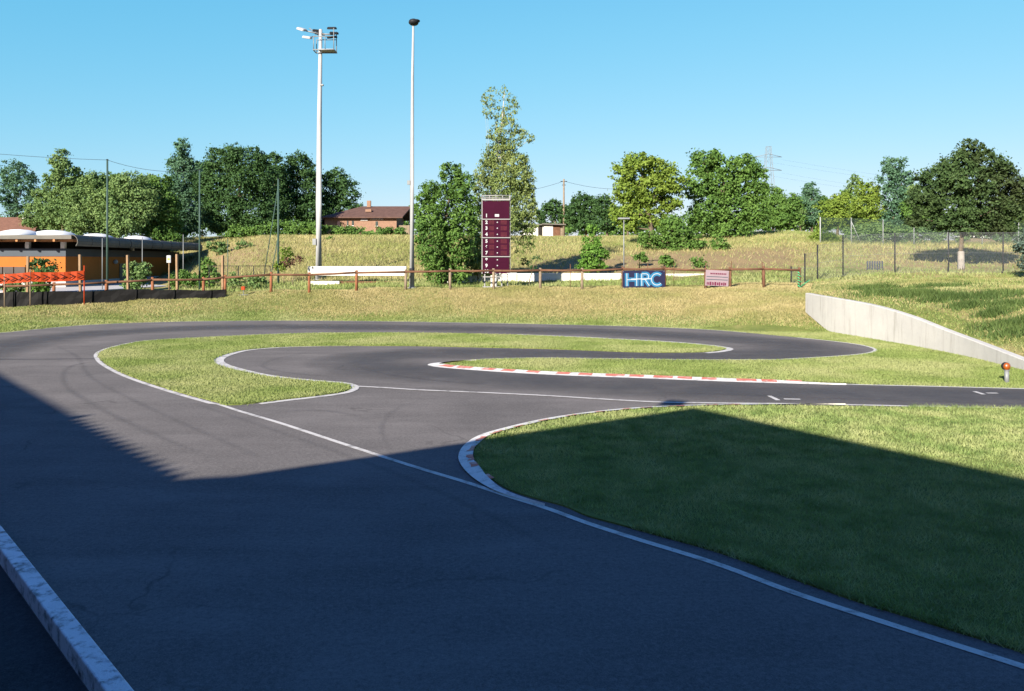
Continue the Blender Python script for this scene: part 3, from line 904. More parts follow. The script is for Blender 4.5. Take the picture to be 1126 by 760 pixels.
# weed patches on the embankment and bank
for i, (x, y, Y, r, n) in enumerate([(985, 333, 33, .8, 1500), (1040, 342, 30.5, 0.5, 900), (1112, 366, 25.5, .45, 900), (1126, 377, 24.4, .5, 800), (1085, 345, 30.5, .9, 1500), (960, 324, 36, .6, 900), (1010, 338, 32, .5, 1300), (1065, 352, 28.5, .35, 700), (1120, 352, 28, .5, 900), (1095, 358, 27, .3, 600), (1030, 325, 37, .8, 700)]):
    X = (x - CX) * Y / F
    P = np.c_[RNG.normal(X, r, n), RNG.normal(Y, r * .55, n)]
    P = P[P[:, 0] > emb_edge(P[:, 1])[1] + .2]
    blades('weeds', M['weed'], P, .26, .05, .7, -.02, surf)


# ------------------------------------------------------------------ trees and shrubs
def foliage_points(lobes, s, dens, clump, rng):
    """lobes: (x, y, z, rx, ry, rz, density) -> leaf centres and outward directions"""
    C, O = [], []
    L = np.array([l[:6] for l in lobes])
    for li, (cx, cy, cz, rx, ry, rz, dk) in enumerate(lobes):
        area = 4 * np.pi * ((rx * ry) ** 1.6 / 3 + (rx * rz) ** 1.6 / 3 + (ry * rz) ** 1.6 / 3) ** (1 / 1.6)
        cr = clump * (rx * ry * rz) ** (1 / 3)
        cr = max(cr, s * 1.1)
        nleaf = int(area / (s * s) * dens * dk)
        nc = max(4, int(nleaf / 26))
        dd = rng.normal(size=(nc, 3)); dd /= np.linalg.norm(dd, axis=1, keepdims=True)
        rr = rng.uniform(.50, 1.0, nc) ** .5 * (1 + .10 * rng.normal(size=nc))
        cc = np.array([cx, cy, cz]) + dd * rr[:, None] * np.array([rx, ry, rz])
        k = rng.integers(0, nc, nleaf)
        off = rng.normal(size=(nleaf, 3)) * cr * np.array([.55, .55, .40]) * rng.uniform(.5, 1.3, nc)[k][:, None]
        P = cc[k] + off
        od = dd[k] + 0.9 * off / max(cr, 1e-6)
        # leaves deep inside another lobe are never seen
        keep = np.ones(nleaf, bool)
        for lj in range(len(L)):
            if lj == li: continue
            q = (P - L[lj, :3]) / L[lj, 3:6]
            keep &= ~((q ** 2).sum(1) < .30)
        C.append(P[keep]); O.append(od[keep])
    return np.concatenate(C), np.concatenate(O)


def leaf_mesh(name, C, O, s, mat, parent, rng, droop=0.0, aspect=.62):
    n = len(C)
    nrm = O * .55 + rng.normal(size=(n, 3)) * .65 + np.array([0, 0, .35])
    nrm /= np.linalg.norm(nrm, axis=1, keepdims=True)
    a = np.cross(nrm, rng.normal(size=(n, 3)) + np.array([0, 0, 3.0 * droop]))
    a /= np.maximum(np.linalg.norm(a, axis=1, keepdims=True), 1e-6)
    b = np.cross(nrm, a)
    sz = s * rng.uniform(.6, 1.35, (n, 1))
    if droop: a, b = a * aspect, b
    else: a, b = a, b * aspect
    V = np.stack([C - a * sz * .5, C - b * sz * .5, C + a * sz * .5, C + b * sz * .5], 1)
    return np_mesh(name, V.reshape(-1, 3), np.arange(n * 4).reshape(n, 4), mat, parent)


def plant(name, label, cat, x, Y, lobes_px, mat, group=None, trunk=None, base=None, s=None, dens=1.3, clump=.42, seed=1, bark='bark', droop=0.0, trunk_r=.16, depth=1.0, jitter=.18, sub=True, lime=None):
    """lobes_px: (x, y, rx, ry[, density]) in photo pixels at distance Y, given real depth round the trunk"""
    rng = np.random.default_rng(seed)
    k = Y / F
    bx = (x - CX) * k
    zb = float(surf(np.array([bx]), np.array([Y]))[0]) if base is None else base
    root = thing(name, label, cat, (bx, Y, zb - .03), group)
    lobes = []
    for l in lobes_px:
        X, _, Z = at(l[0], l[1], Y)
        rx, rz = l[2] * k, l[3] * k
        ry = (rx * .6 + rz * .4) * depth
        dk = l[4] if len(l) > 4 else 1.0
        main = (X - bx, rng.uniform(-.15, .15) * ry, Z - zb, rx * .86, ry * .86, rz * .86, dk)
        lobes.append(main)
        if sub:                                   # boughs standing out of each mass
            for q in range(9):
                dv = rng.normal(size=3); dv /= np.linalg.norm(dv)
                f = rng.uniform(.17, .48)
                lobes.append((main[0] + dv[0] * rx * (1.0 - .55 * f), main[1] + dv[1] * ry * (1.0 - .55 * f), main[2] + dv[2] * rz * (1.0 - .55 * f), rx * f, ry * f, rz * f, dk * .9))
    s = s or 2.4 * k
    C, O = foliage_points(lobes, s, dens * 3.2, clump, rng)
    ok = C[:, 2] > .02
    leaf_mesh('crown' if trunk is not False else 'foliage', C[ok], O[ok], s, mat, root, rng, droop)
    # trunk and limbs
    top = max(l[2] for l in lobes); low = min(l[2] - l[5] for l in lobes)
    mb = MB()
    main = [l for i, l in enumerate(lobes) if (i % 10 == 0 or not sub)]
    hz = max(l[2] for l in main)
    pts, rad = [], []
    tl_ = max(main, key=lambda l: l[2])
    for i in range(7):
        t = i / 6
        pts.append((tl_[0] * t ** 1.6 + rng.normal() * .010 * hz * (t < 1), tl_[1] * t + rng.normal() * .010 * hz * (t < 1), hz * t)); rad.append(trunk_r * (1 - .86 * t) * (1.35 if i == 0 else 1))
    mb.tube(pts, rad, 9)
    for l in main:
        t0 = rng.uniform(.3, .75)
        z0 = min(hz * t0, max(l[2] - .3 * l[5] - .2, hz * .15))
        q = int(z0 / hz * 6); f_ = z0 / hz * 6 - q
        a_ = [pts[q][j] * (1 - f_) + pts[min(q + 1, 6)][j] * f_ for j in range(3)]
        e_ = (l[0], l[1], l[2] - .1 * l[5])
        mid = (a_[0] + (e_[0] - a_[0]) * .55, a_[1] + (e_[1] - a_[1]) * .55, a_[2] + (e_[2] - a_[2]) * .42)
        r_ = trunk_r * (.34 if l[6] > .45 else .14)
        mb.tube([a_, mid, e_], [r_, r_ * .6, r_ * .18], 6, False)
    mb.build('trunk' if trunk is not False else 'stem', M[bark], root)
    if lime:
        mb = MB(); mb.tube([(0, 0, 0), (pts[1][0] * lime / pts[1][2], pts[1][1] * lime / pts[1][2], lime)], [trunk_r * 1.37, trunk_r * 1.22], 12, False)
        mb.build('limewash', M['limewash'], root)
    return root


GT = 'trees beyond the hillside'
T = plant
T('broadleaf_tree', 'loose pale green tree at the far left, apart from the others', 'tree', 22, 125, [(14, 190, 13, 15, .7), (27, 203, 14, 16, .8), (10, 214, 11, 14, .7), (34, 222, 8, 12, .6), (20, 231, 12, 10, .6)], M['leaf_blue'], GT, seed=2, trunk_r=.22)
T('poplar_tree', 'tall ragged green poplar rising behind the orange building, left of a net pole', 'tree', 70, 98, [(66, 177, 9, 13), (73, 190, 14, 14), (62, 205, 14, 17), (78, 212, 15, 18), (60, 232, 17, 18), (80, 238, 16, 17)], M['leaf_willow'], GT, seed=3, trunk_r=.2)
T('willow_tree', 'grey green willow in the clump behind the orange building, right of the tall poplar', 'tree', 103, 90, [(104, 205, 17, 15), (94, 224, 22, 20), (115, 226, 20, 22), (98, 245, 24, 15), (122, 247, 18, 14)], M['leaf_willow'], GT, seed=4, trunk_r=.2)
T('willow_tree', 'rounded pale willow in the middle of the clump behind the orange building', 'tree', 143, 87, [(146, 200, 16, 13), (136, 216, 20, 20), (156, 220, 19, 22), (143, 241, 25, 18)], M['leaf_willow'], GT, seed=5, trunk_r=.2)
T('willow_tree', 'lower willow beside the dark conical tree, right end of the pale clump', 'tree', 176, 90, [(176, 205, 13, 14), (170, 226, 18, 19), (184, 233, 15, 22), (178, 250, 20, 13)], M['leaf_mid'], GT, seed=6, trunk_r=.18)
T('conifer_tree', 'blue green conical tree with a pointed top beside the big dark trees', 'tree', 201, 102, [(202, 164, 8, 12), (199, 180, 14, 13), (205, 194, 18, 16), (196, 212, 17, 18), (208, 228, 18, 20), (200, 244, 16, 14)], M['leaf_blue'], GT, seed=7, trunk_r=.25)
T('broadleaf_tree', 'very broad dark green tree behind the dry slope, tallest of the dark trees', 'tree', 258, 97, [(248, 177, 20, 16), (270, 176, 22, 16), (236, 203, 18, 24), (262, 206, 26, 24), (288, 198, 16, 22), (246, 234, 24, 20), (276, 235, 26, 20)], M['leaf_dark'], GT, seed=8, trunk_r=.35)
T('broadleaf_tree', 'dark green round tree just left of the white floodlight mast', 'tree', 326, 122, [(326, 182, 16, 14), (313, 200, 17, 20), (338, 202, 15, 20), (320, 228, 22, 20), (342, 230, 14, 18)], M['leaf_dark'], GT, seed=9, trunk_r=.3)
T('broadleaf_tree', 'dark green round tree just right of the white floodlight mast, above the brick house', 'tree', 372, 126, [(372, 198, 16, 13), (362, 212, 14, 18), (382, 214, 12, 17), (374, 232, 20, 14), (391, 232, 8, 10, .6)], M['leaf_dark'], GT, seed=10, trunk_r=.3)
for i, (x, Y, lob, mt, lab) in enumerate([
    (47, 104, [(48, 222, 14, 13), (40, 236, 14, 14), (56, 240, 14, 14)], 'leaf_willow', 'bushy low willow between the far left pale tree and the tall poplar'),
    (88, 108, [(90, 203, 11, 14, .8), (86, 222, 14, 18), (96, 235, 16, 16)], 'leaf_mid', 'green tree filling the gap right of the tall poplar'),
    (126, 106, [(124, 203, 12, 12), (130, 218, 16, 16), (120, 236, 16, 16)], 'leaf_mid', 'green tree behind the two pale willows by the tall netting pole'),
    (163, 108, [(162, 202, 13, 12), (160, 218, 16, 16), (168, 238, 18, 16)], 'leaf_willow', 'pale tree at the back between the rounded willow and the dark conical tree'),
    (222, 110, [(222, 190, 11, 14), (220, 212, 14, 18), (224, 236, 16, 18)], 'leaf_dark', 'dark tree squeezed between the pointed blue green tree and the very broad dark one'),
    (300, 118, [(302, 180, 12, 12), (300, 200, 14, 18), (302, 226, 16, 20)], 'leaf_dark', 'dark tree behind the right side of the very broad dark tree'),
    (850, 120, [(846, 214, 13, 12), (856, 228, 14, 14), (846, 242, 16, 12)], 'leaf_mid', 'green tree showing just right of the big rounded tree'),
    (880, 126, [(878, 224, 14, 11), (884, 238, 16, 12)], 'leaf_willow', 'low pale green tree between the big rounded tree and the small pointed one'),
    (904, 124, [(906, 228, 12, 12), (902, 242, 14, 10)], 'leaf_mid', 'low mid green tree right of the small pointed dark one'),
    (934, 118, [(932, 224, 13, 14), (938, 240, 16, 12)], 'leaf_mid', 'mid green tree behind the airy grey green one'),
    (1002, 116, [(1000, 212, 12, 14), (1006, 228, 14, 16), (1000, 244, 16, 12)], 'leaf_willow', 'pale tree between the tall blue green tree and the wide deep green one'),
    (690, 108, [(694, 236, 14, 12), (706, 246, 16, 10)], 'leaf_dark', 'dark tree behind the foot of the big yellow green tree'),
]):
    T('broadleaf_tree', lab, 'tree', x, Y, lob, M[mt], GT, seed=120 + i, trunk_r=.18)
T('hedge_shrub', 'dark hedge below the round trees at the top of the dry slope', 'hedge', 300, 92, [(262, 256, 16, 7), (285, 255, 15, 8), (308, 252, 16, 10), (330, 252, 15, 10), (348, 253, 12, 8)], M['leaf_mid'], 'hedges on the crest', seed=11, trunk=False, trunk_r=.05)
T('hedge_shrub', 'trimmed green hedge in front of the brick house', 'hedge', 385, 94, [(362, 254, 12, 6), (378, 254, 13, 7), (395, 255, 12, 6), (415, 256, 12, 5), (435, 255, 12, 6)], M['leaf_mid'], 'hedges on the crest', seed=12, trunk=False, trunk_r=.05)

# centre: dense tree and tall birch behind the scoreboard
T('broadleaf_tree', 'dense leafy green tree reaching the ground between the lamp post and the scoreboard', 'tree', 486, 50.5, [(497, 190, 13, 13, .9), (474, 211, 16, 14), (503, 212, 17, 16), (513, 200, 9, 12, .8), (470, 238, 14, 20), (492, 242, 20, 22), (514, 240, 14, 22), (476, 274, 18, 22), (502, 270, 18, 24), (484, 298, 16, 17), (505, 300, 10, 12, .7), (463, 262, 8, 16, .8)], M['leaf_mid'], 'trees by the scoreboard', seed=13, trunk_r=.17, s=.16, dens=1.1)
T('birch_tree', 'tall airy birch with a thin leaning top behind the scoreboard', 'tree', 542, 55, [(541, 104, 8, 10, .20), (557, 105, 9, 8, .16), (547, 121, 12, 11, .24), (563, 121, 11, 9, .20), (536, 121, 6, 10, .18), (555, 138, 14, 11, .42), (571, 147, 11, 6, .42), (583, 152, 5, 4, .5), (545, 150, 9, 9, .5), (561, 158, 12, 8, .6), (548, 172, 17, 16, .9), (566, 178, 14, 15, .8), (536, 190, 14, 16, .9), (572, 196, 14, 18, .9), (553, 204, 20, 22), (532, 222, 12, 18, .8), (574, 224, 14, 22, .8), (556, 240, 22, 24, .9), (578, 246, 11, 18, .6), (530, 268, 10, 30, .5), (574, 268, 7, 12, .35), (524, 200, 4, 16, .5), (529, 232, 4, 20, .6), (584, 214, 4, 18, .5), (586, 238, 5, 20, .5), (578, 190, 4, 16, .5), (541, 172, 5, 14, .6), (562, 166, 5, 14, .6), (533, 110, 3, 9, .25), (566, 112, 3, 8, .25), (555, 98, 4, 5, .18), (520, 262, 4, 22, .5), (584, 262, 4, 12, .4), (552, 268, 8, 14, .6)], M['leaf_birch'], 'trees by the scoreboard', seed=14, bark='birch', trunk_r=.15, s=.135, droop=1.0, dens=1.0)
T('shrub', 'scrubby olive bush filling the gap behind the foot of the scoreboard', 'shrub', 525, 53, [(524, 276, 10, 18, .8), (532, 290, 12, 12, .7), (519, 296, 9, 10, .7)], M['leaf_birch'], seed=15, trunk=False, trunk_r=.05, s=.16)
T('shrub', 'small dark bare-stemmed bush right of the scoreboard by the fence', 'shrub', 582, 49, [(578, 287, 8, 5, .35), (590, 284, 7, 4, .25), (584, 294, 6, 4, .3)], M['leaf_dark'], seed=16, trunk=False, trunk_r=.04, s=.15, sub=False)

# row behind the sheds
T('broadleaf_tree', 'low dark tree right behind the pale shed', 'tree', 612, 122, [(608, 228, 12, 10), (600, 238, 10, 10), (620, 236, 12, 12)], M['leaf_dark'], GT, seed=17, trunk_r=.2)
T('broadleaf_tree', 'dark green tree in the row between the utility pole and the yellow green tree', 'tree', 645, 120, [(640, 222, 12, 10), (632, 234, 12, 14), (652, 232, 14, 16), (644, 246, 18, 10)], M['leaf_dark'], GT, seed=18, trunk_r=.2)
T('broadleaf_tree', 'dark tree half hidden behind the left edge of the yellow green tree', 'tree', 668, 116, [(664, 224, 10, 12), (672, 236, 12, 14), (664, 246, 12, 10)], M['leaf_dark'], GT, seed=19, trunk_r=.2)

T('broadleaf_tree', 'big sunlit yellow green tree in the middle of the hillside', 'tree', 716, 77, [(704, 178, 17, 12), (686, 190, 15, 13), (726, 188, 19, 14), (740, 198, 15, 14), (692, 208, 20, 17), (716, 208, 22, 18), (738, 216, 16, 16), (684, 230, 14, 15), (702, 234, 16, 16), (722, 238, 14, 14, .7), (690, 248, 12, 8, .6)], M['leaf_bright'], 'big trees on the hillside', seed=20, trunk_r=.3, s=.27, clump=.36)
T('broadleaf_tree', 'big rounded mid green tree right of the yellow green one', 'tree', 800, 80, [(774, 178, 20, 14), (796, 182, 18, 12), (818, 184, 20, 14), (768, 200, 17, 18), (794, 204, 22, 18), (822, 206, 20, 18), (836, 200, 9, 14, .7), (780, 230, 20, 18), (808, 232, 22, 20), (832, 234, 16, 18), (770, 246, 14, 12), (800, 252, 26, 10)], M['leaf_mid'], 'big trees on the hillside', seed=21, trunk_r=.3, s=.27, clump=.36)
T('shrub', 'large green bush under the gap between the two big hillside trees', 'shrub', 748, 69, [(738, 252, 14, 14), (752, 262, 16, 14), (732, 266, 14, 10), (764, 270, 14, 8), (744, 277, 16, 8), (712, 262, 10, 12)], M['leaf_mid'], 'bushes on the hillside', seed=22, trunk=False, trunk_r=.06, s=.22)
for i, (x, y, r, Y, lab) in enumerate([(703, 282, 6, 60, 'small bush low on the bare slope, below the big green bush to its right'), (732, 285, 7, 59, 'small bush at the foot of the bare slope behind the blue lettered banner'), (767, 287, 6, 58.5, 'small bush at the foot of the bare slope behind the pale pink banner'), (790, 268, 9, 68, 'spreading bush at the right end of the large hillside bush')]):
    T('shrub', lab, 'shrub', x, Y, [(x, y, r, r * .8), (x + r * .8, y + r * .5, r * .7, r * .5)], M['leaf_mid'], 'bushes on the hillside', seed=30 + i, trunk=False, trunk_r=.04, s=.18)
T('sapling_tree', 'bright green cone shaped young tree behind the white wall', 'tree', 651, 57, [(651, 253, 5, 8, .9), (650, 266, 10, 11), (653, 279, 14, 11), (648, 289, 15, 9), (656, 292, 12, 6)], M['leaf_sapling'], seed=40, trunk_r=.06, s=.17, clump=.34)

# right background
T('broadleaf_tree', 'low dense green tree right of the big rounded tree', 'tree', 866, 112, [(856, 228, 12, 14), (872, 226, 12, 12), (866, 242, 18, 10)], M['leaf_mid'], GT, seed=41, trunk_r=.2)
T('broadleaf_tree', 'small pointed dark tree standing above the low bushes, below the wires', 'tree', 893, 118, [(893, 208, 8, 9), (890, 221, 12, 10), (896, 236, 12, 12)], M['leaf_blue'], GT, seed=42, trunk_r=.18)
T('broadleaf_tree', 'low spreading light green tree left of the green net fence', 'tree', 920, 104, [(912, 228, 14, 12), (928, 222, 12, 10), (920, 240, 20, 10)], M['leaf_bright'], GT, seed=43, trunk_r=.2)
T('broadleaf_tree', 'thin grey green tree with an airy top behind the green net fence', 'tree', 942, 110, [(940, 202, 8, 10, .5), (936, 214, 8, 10, .6), (946, 222, 10, 12, .8), (942, 240, 12, 10)], M['leaf_willow'], GT, seed=44, trunk_r=.18)
T('broadleaf_tree', 'yellow green tree behind the green net fence, left of the tall blue green tree', 'tree', 958, 100, [(955, 210, 12, 12), (950, 226, 14, 14), (965, 230, 12, 14), (956, 245, 16, 10)], M['leaf_bright'], GT, seed=45, trunk_r=.2)
T('broadleaf_tree', 'tall blue green tree with sky gaps left of the deep green tree', 'tree', 984, 98, [(984, 182, 13, 10, .8), (976, 196, 12, 12, .8), (992, 200, 12, 14, .8), (980, 218, 14, 12, .7), (994, 226, 12, 14, .8), (984, 240, 16, 12)], M['leaf_blue'], GT, seed=46, trunk_r=.2)
T('broadleaf_tree', 'green tree partly hidden behind the left side of the deep green tree', 'tree', 1010, 95, [(1006, 232, 14, 14), (1018, 242, 14, 12)], M['leaf_mid'], GT, seed=47, trunk_r=.2)
T('broadleaf_tree', 'olive tree showing at the frame edge behind the deep green tree', 'tree', 1130, 88, [(1128, 225, 14, 22), (1136, 250, 16, 18)], M['leaf_birch'], GT, seed=48, trunk_r=.2)
T('maple_tree', 'wide deep green tree with a limewashed trunk on the right', 'tree', 1057, 54, [(1066, 166, 14, 12), (1052, 180, 18, 14), (1084, 180, 20, 14), (1030, 196, 20, 16), (1062, 200, 28, 20), (1098, 200, 22, 18), (1116, 212, 14, 18), (1018, 220, 18, 16), (1044, 226, 24, 18), (1078, 228, 26, 18), (1106, 232, 22, 16), (1014, 240, 14, 10), (1036, 246, 18, 8), (1066, 248, 22, 10), (1098, 250, 18, 8)], M['leaf_plum'], seed=49, trunk_r=.17, s=.19, dens=1.2, clump=.36, lime=1.25, depth=1.25)
T('spruce_tree', 'small blue needled spruce cut by the right edge of the picture', 'tree', 1131, 46, [(1128, 258, 6, 8), (1126, 270, 10, 6), (1128, 290, 10, 6), (1135, 275, 12, 22)], M['needle'], seed=50, trunk_r=.08, s=.15)
T('shrub', 'light green bush at the left end of the green net fence', 'shrub', 905, 74, [(905, 258, 10, 8), (898, 262, 8, 6), (914, 262, 8, 6)], M['leaf_bright'], 'bushes on the hillside', seed=51, trunk=False, trunk_r=.05, s=.2)
rngw = np.random.default_rng(99)
lob = []
for x in np.arange(-190, 1320, 13.0):
    if 540 < x < 600: continue
    yc = 247 + rngw.uniform(-5, 3) + (4 if 600 < x < 700 else 0)
    X_, Y_, Z_ = at(x, yc, 165 + rngw.uniform(-8, 8))
    lob.append((X_, Y_, Z_, 2.2, 2.0, rngw.uniform(1.6, 2.6), 1.0))
Cw, Ow = foliage_points(lob, .55, 3.0, .42, rngw)
tag(leaf_mesh('far_woodland', Cw, Ow, .55, M['leaf_mid'], None, rngw), kind='stuff')
T('hedge_shrub', 'ragged green hedge growing along the back of the green net fence', 'hedge', 1010, 77, [(944, 256, 16, 11), (966, 255, 14, 12), (988, 256, 16, 11), (1010, 257, 14, 10), (1034, 257, 16, 9), (1056, 258, 10, 8, .8), (1100, 258, 14, 8, .7), (1122, 258, 12, 8)], M['leaf_willow'], seed=97, trunk=False, trunk_r=.05, s=.24)
# slope bushes at the left and the yard
for i, (x, Y, lob, mt, lab) in enumerate([
    (238, 79, [(238, 270, 12, 5, .8), (244, 277, 7, 5, .7)], 'leaf_willow', 'sprawling green bush on the bare slope right of a net pole'),
    (263, 79, [(268, 270, 10, 6, .7), (260, 277, 7, 4, .7)], 'leaf_willow', 'sprawling green bush on the bare slope, left of the braced pole'),
    (362, 82, [(361, 266, 6, 6), (366, 271, 5, 4)], 'leaf_mid', 'small green bush on the dry slope beside the white mast'),
    (425, 82, [(423, 268, 9, 6), (430, 274, 6, 4)], 'leaf_willow', 'green bush on the dry slope below the brick house'),
    (312, 56, [(314, 280, 8, 9, .5), (309, 291, 7, 8, .6)], 'leaf_bright', 'thin yellow green bush between the braced pole and the white mast'),
    (322, 53, [(318, 289, 7, 4, .35), (328, 285, 5, 4, .35)], 'leaf_dead', 'withered brown bush left of the white wall'),
    (228, 54, [(228, 292, 7, 8), (232, 305, 9, 10), (222, 308, 8, 8)], 'leaf_mid', 'green bush behind the fence between the netting pole and a pale stake'),
    (150, 53, [(146, 296, 9, 9), (158, 297, 8, 9), (150, 309, 14, 9)], 'leaf_willow', 'leafy pale bush behind the fence in front of the right orange wall'),
    (205, 54, [(200, 304, 8, 7), (210, 308, 7, 8), (192, 308, 7, 7)], 'leaf_mid', 'low bush behind the fence beside the round white sign'),
    (48, 49, [(46, 293, 13, 9, .75), (40, 306, 12, 9, .9), (56, 301, 10, 9, .6)], 'leaf_dark', 'dark bush in front of the orange building behind the orange barrier'),
    (14, 47, [(12, 316, 10, 7), (22, 318, 9, 7)], 'leaf_willow', 'low pale weed bush under the orange barrier at the left edge'),
    (40, 47, [(38, 316, 8, 7), (48, 315, 8, 7)], 'leaf_mid', 'low green weed bush under the middle of the orange barrier'),
    (176, 88, [(176, 258, 14, 9), (190, 262, 10, 8), (165, 262, 10, 7)], 'leaf_mid', 'rounded bush at the end of the orange building roof'),
    (255, 50, [(258, 308, 9, 8, .5), (275, 310, 9, 7, .5), (288, 311, 8, 7, .5)], 'leaf_willow', 'wispy low weeds behind the rail fence near the end of the black edging'),
]):
    T('shrub', lab, 'shrub', x, Y, lob, M[mt], 'bushes at the left', seed=60 + i, trunk=False, trunk_r=.035, s=.17 if Y < 60 else .22)

# ------------------------------------------------------------------ masts and poles
def ground_at(x, Y):
    X = (x - CX) * Y / F
    return X, Y, float(surf(np.array([X]), np.array([Y]))[0])


# floodlight mast
X, Y, Z = ground_at(350.5, 58)
H = CAMH - (31 - HY) * 58 / F - Z
mast = thing('floodlight_mast', 'tall white tubular floodlight mast with a frame of square lamps at the top', 'floodlight', (X, Y, Z))
mb = MB(); mb.tube([(0, 0, -.1), (0, 0, H * .3), (.05, 0, H * .65), (.14, 0, H - .1)], [.25, .215, .17, .12], 14)
mb.tube([(0, 0, .02), (0, 0, .06)], [.40, .40], 12)
mb.build('pole', M['whitesteel'], mast)
k = 58 / F
def hp(x, y, dy=0.0): return ((x - 350.5) * k, dy, CAMH - (y - HY) * k - Z)
mb = MB()
mb.tube([hp(332, 33), hp(352, 37.5)], .05, 6); mb.tube([hp(352, 37.5), hp(368, 38)], .05, 6)
mb.tube([hp(338, 43, -.4), hp(347, 40)], .04, 6); mb.tube([hp(338, 28.5, .6), hp(352, 40)], .04, 6)
for dy in (-.45, .45):
    mb.tube([hp(346, 56.5, dy), hp(369, 56.5, dy)], .045, 6)
    mb.tube([hp(346.5, 42, dy), hp(346.5, 56.5, dy)], .03, 6); mb.tube([hp(368.5, 33, dy), hp(368.5, 56.5, dy)], .03, 6)
    mb.tube([hp(346.5, 42, dy), hp(368.5, 42, dy)], .03, 6)
mb.tube([hp(359, 42, -.45), hp(359, 56.5, -.45)], .025, 6)
mb.tube([hp(346, 56.5, -.45), hp(346, 56.5, .45)], .04, 6); mb.tube([hp(369, 56.5, -.45), hp(369, 56.5, .45)], .04, 6)
mb.build('head_frame', M['galv'], mast)
mb = MB(); c = hp(359.5, 56.2); mb.box((c[0], 0, c[2] + .03), (1.1, .8, .06)); mb.build('platform', M['whitesteel'], mast)
for i, (x, y, dy, tilt, mt) in enumerate([(332.5, 33, -.2, .35, 'whitesteel'), (339.5, 43, -.45, .15, 'whitesteel'), (346.5, 31.5, .5, .0, 'darksteel'), (351, 36.2, .2, .25, 'darksteel'), (365, 31, .0, 0, 'darksteel'), (367, 36, .1, 0, 'darksteel'), (365.5, 41.3, -.1, 0, 'darksteel')]):
    c = hp(x, y, dy)
    mb = MB(); mb.bbox((0, 0, 0), (.62, .5, .16), .05)
    o = mb.build('lamp', M[mt], mast); o.location = c; o.rotation_euler = (.25, tilt, .3 * (i % 3 - 1))
    mb = MB(); mb.box((0, 0, -.088), (.52, .42, .012)); mb.build('lens', M['glass'], o)
mb = MB(); c = hp(354.3, 94); mb.box((c[0], -.1, c[2]), (.22, .22, .1)); mb.build('junction_box', M['galv'], mast)
mb = MB(); c = hp(348.2, 266); mb.box((c[0] - .12, -.15, c[2]), (.25, .2, .45))
mb.build('junction_box', M['galv'], mast)

# single lamp post
X, Y, Z = ground_at(453, 46.6)
H = CAMH - (27 - HY) * 46.6 / F - Z
lp = thing('lamp_post', 'slim pale steel lamp post with one dark bowl lamp, standing by the rail fence', 'lamp post', (X, Y, Z))
mb = MB(); mb.tube([(0, 0, -.1), (0, 0, H * .4), (.03, 0, H * .8), (.08, 0, H)], [.15, .12, .085, .06], 12)
mb.tube([(0, 0, 0), (0, 0, .05)], [.26, .26], 10); mb.build('pole', M['lampsteel'], lp)
mb = MB(); mb.ellipsoid((.1, -.02, H + .12), (.30, .34, .20), 14, 8, -.75); mb.tube([(.08, 0, H - .05), (.09, 0, H + .08)], [.07, .11], 8)
mb.ellipsoid((.26, -.02, H + .20), (.22, .26, .09), 12, 6)
mb.build('lamp_head', M['darksteel'], lp)
mb = MB(); mb.tube([(0, 0, 1.0), (0, 0, 1.18)], [.155, .155], 12); mb.build('clamp_band', M['darksteel'], lp)
mb = MB(); mb.box((-.18, -.06, (HY - 201) * 46.6 / F + CAMH - Z), (.16, .14, .24)); mb.build('junction_box', M['galv'], lp)


def net_pole(x, ytop, Y, lab, braces=(), r=.075, mat='greensteel'):
    X, Y, Z = ground_at(x, Y)
    H = CAMH - (ytop - HY) * Y / F - Z
    t = thing('net_pole', lab, 'pole', (X, Y, Z), 'netting poles at the left')
    mb = MB(); mb.tube([(0, 0, -.1), (0, 0, H)], [r, r * .75], 10); mb.build('pole', M[mat], t)
    for (bx, by, z0) in braces:
        mb = MB(); mb.tube([(bx, by, 0), (0, 0, H * z0)], .03, 6); mb.build('brace', M[mat], t)
    mb = MB(); mb.tube([(0, 0, H), (0, 0, H + .05)], [r * .95, r * .8], 10); mb.build('cap', M['darksteel'], t)
    return (X, Y, Z + H)


n1 = net_pole(118, 176, 51, 'dark green netting pole standing in front of the orange building')
n2 = net_pole(219.5, 187, 52, 'slim netting pole in front of the bare slope, left of the braced pole', r=.065)
n3 = net_pole(306, 197, 56, 'netting pole held by a slanting brace, in front of the dark trees', braces=((-1.15, .2, .93), (-.65, .1, .45)), r=.085)
n4 = net_pole(112.5, 262, 54, 'short thin grey pole just left of the tall netting pole by the building', r=.03, mat='galv')
n5 = net_pole(156.5, 262, 56, 'short thin grey pole in front of the right orange wall', r=.03, mat='galv')
n6 = net_pole(201.5, 258, 58, 'short thin grey pole beyond the round white sign', r=.035, mat='galv')
n7 = net_pole(250.5, 263, 58, 'short thin pole on the yard below the bare slope, left of the braced pole', r=.035)
def cable(name, lab, a, b, sag, r=.012):
    mb = MB()
    pts = [(a[0] + (b[0] - a[0]) * t, a[1] + (b[1] - a[1]) * t, a[2] + (b[2] - a[2]) * t - 4 * sag * t * (1 - t)) for t in np.linspace(0, 1, 17)]
    mb.tube(pts, r, 5)
    return tag(mb.build(name, M['darksteel']), lab, 'cable')
cable('net_cable', 'thin slack cable from the frame edge to the tall netting pole', (-40, 51, n1[2] + 1.2), n1, .2)
cable('net_cable', 'thin slack cable strung between the tall netting pole and the slim one', n1, n2, .35)

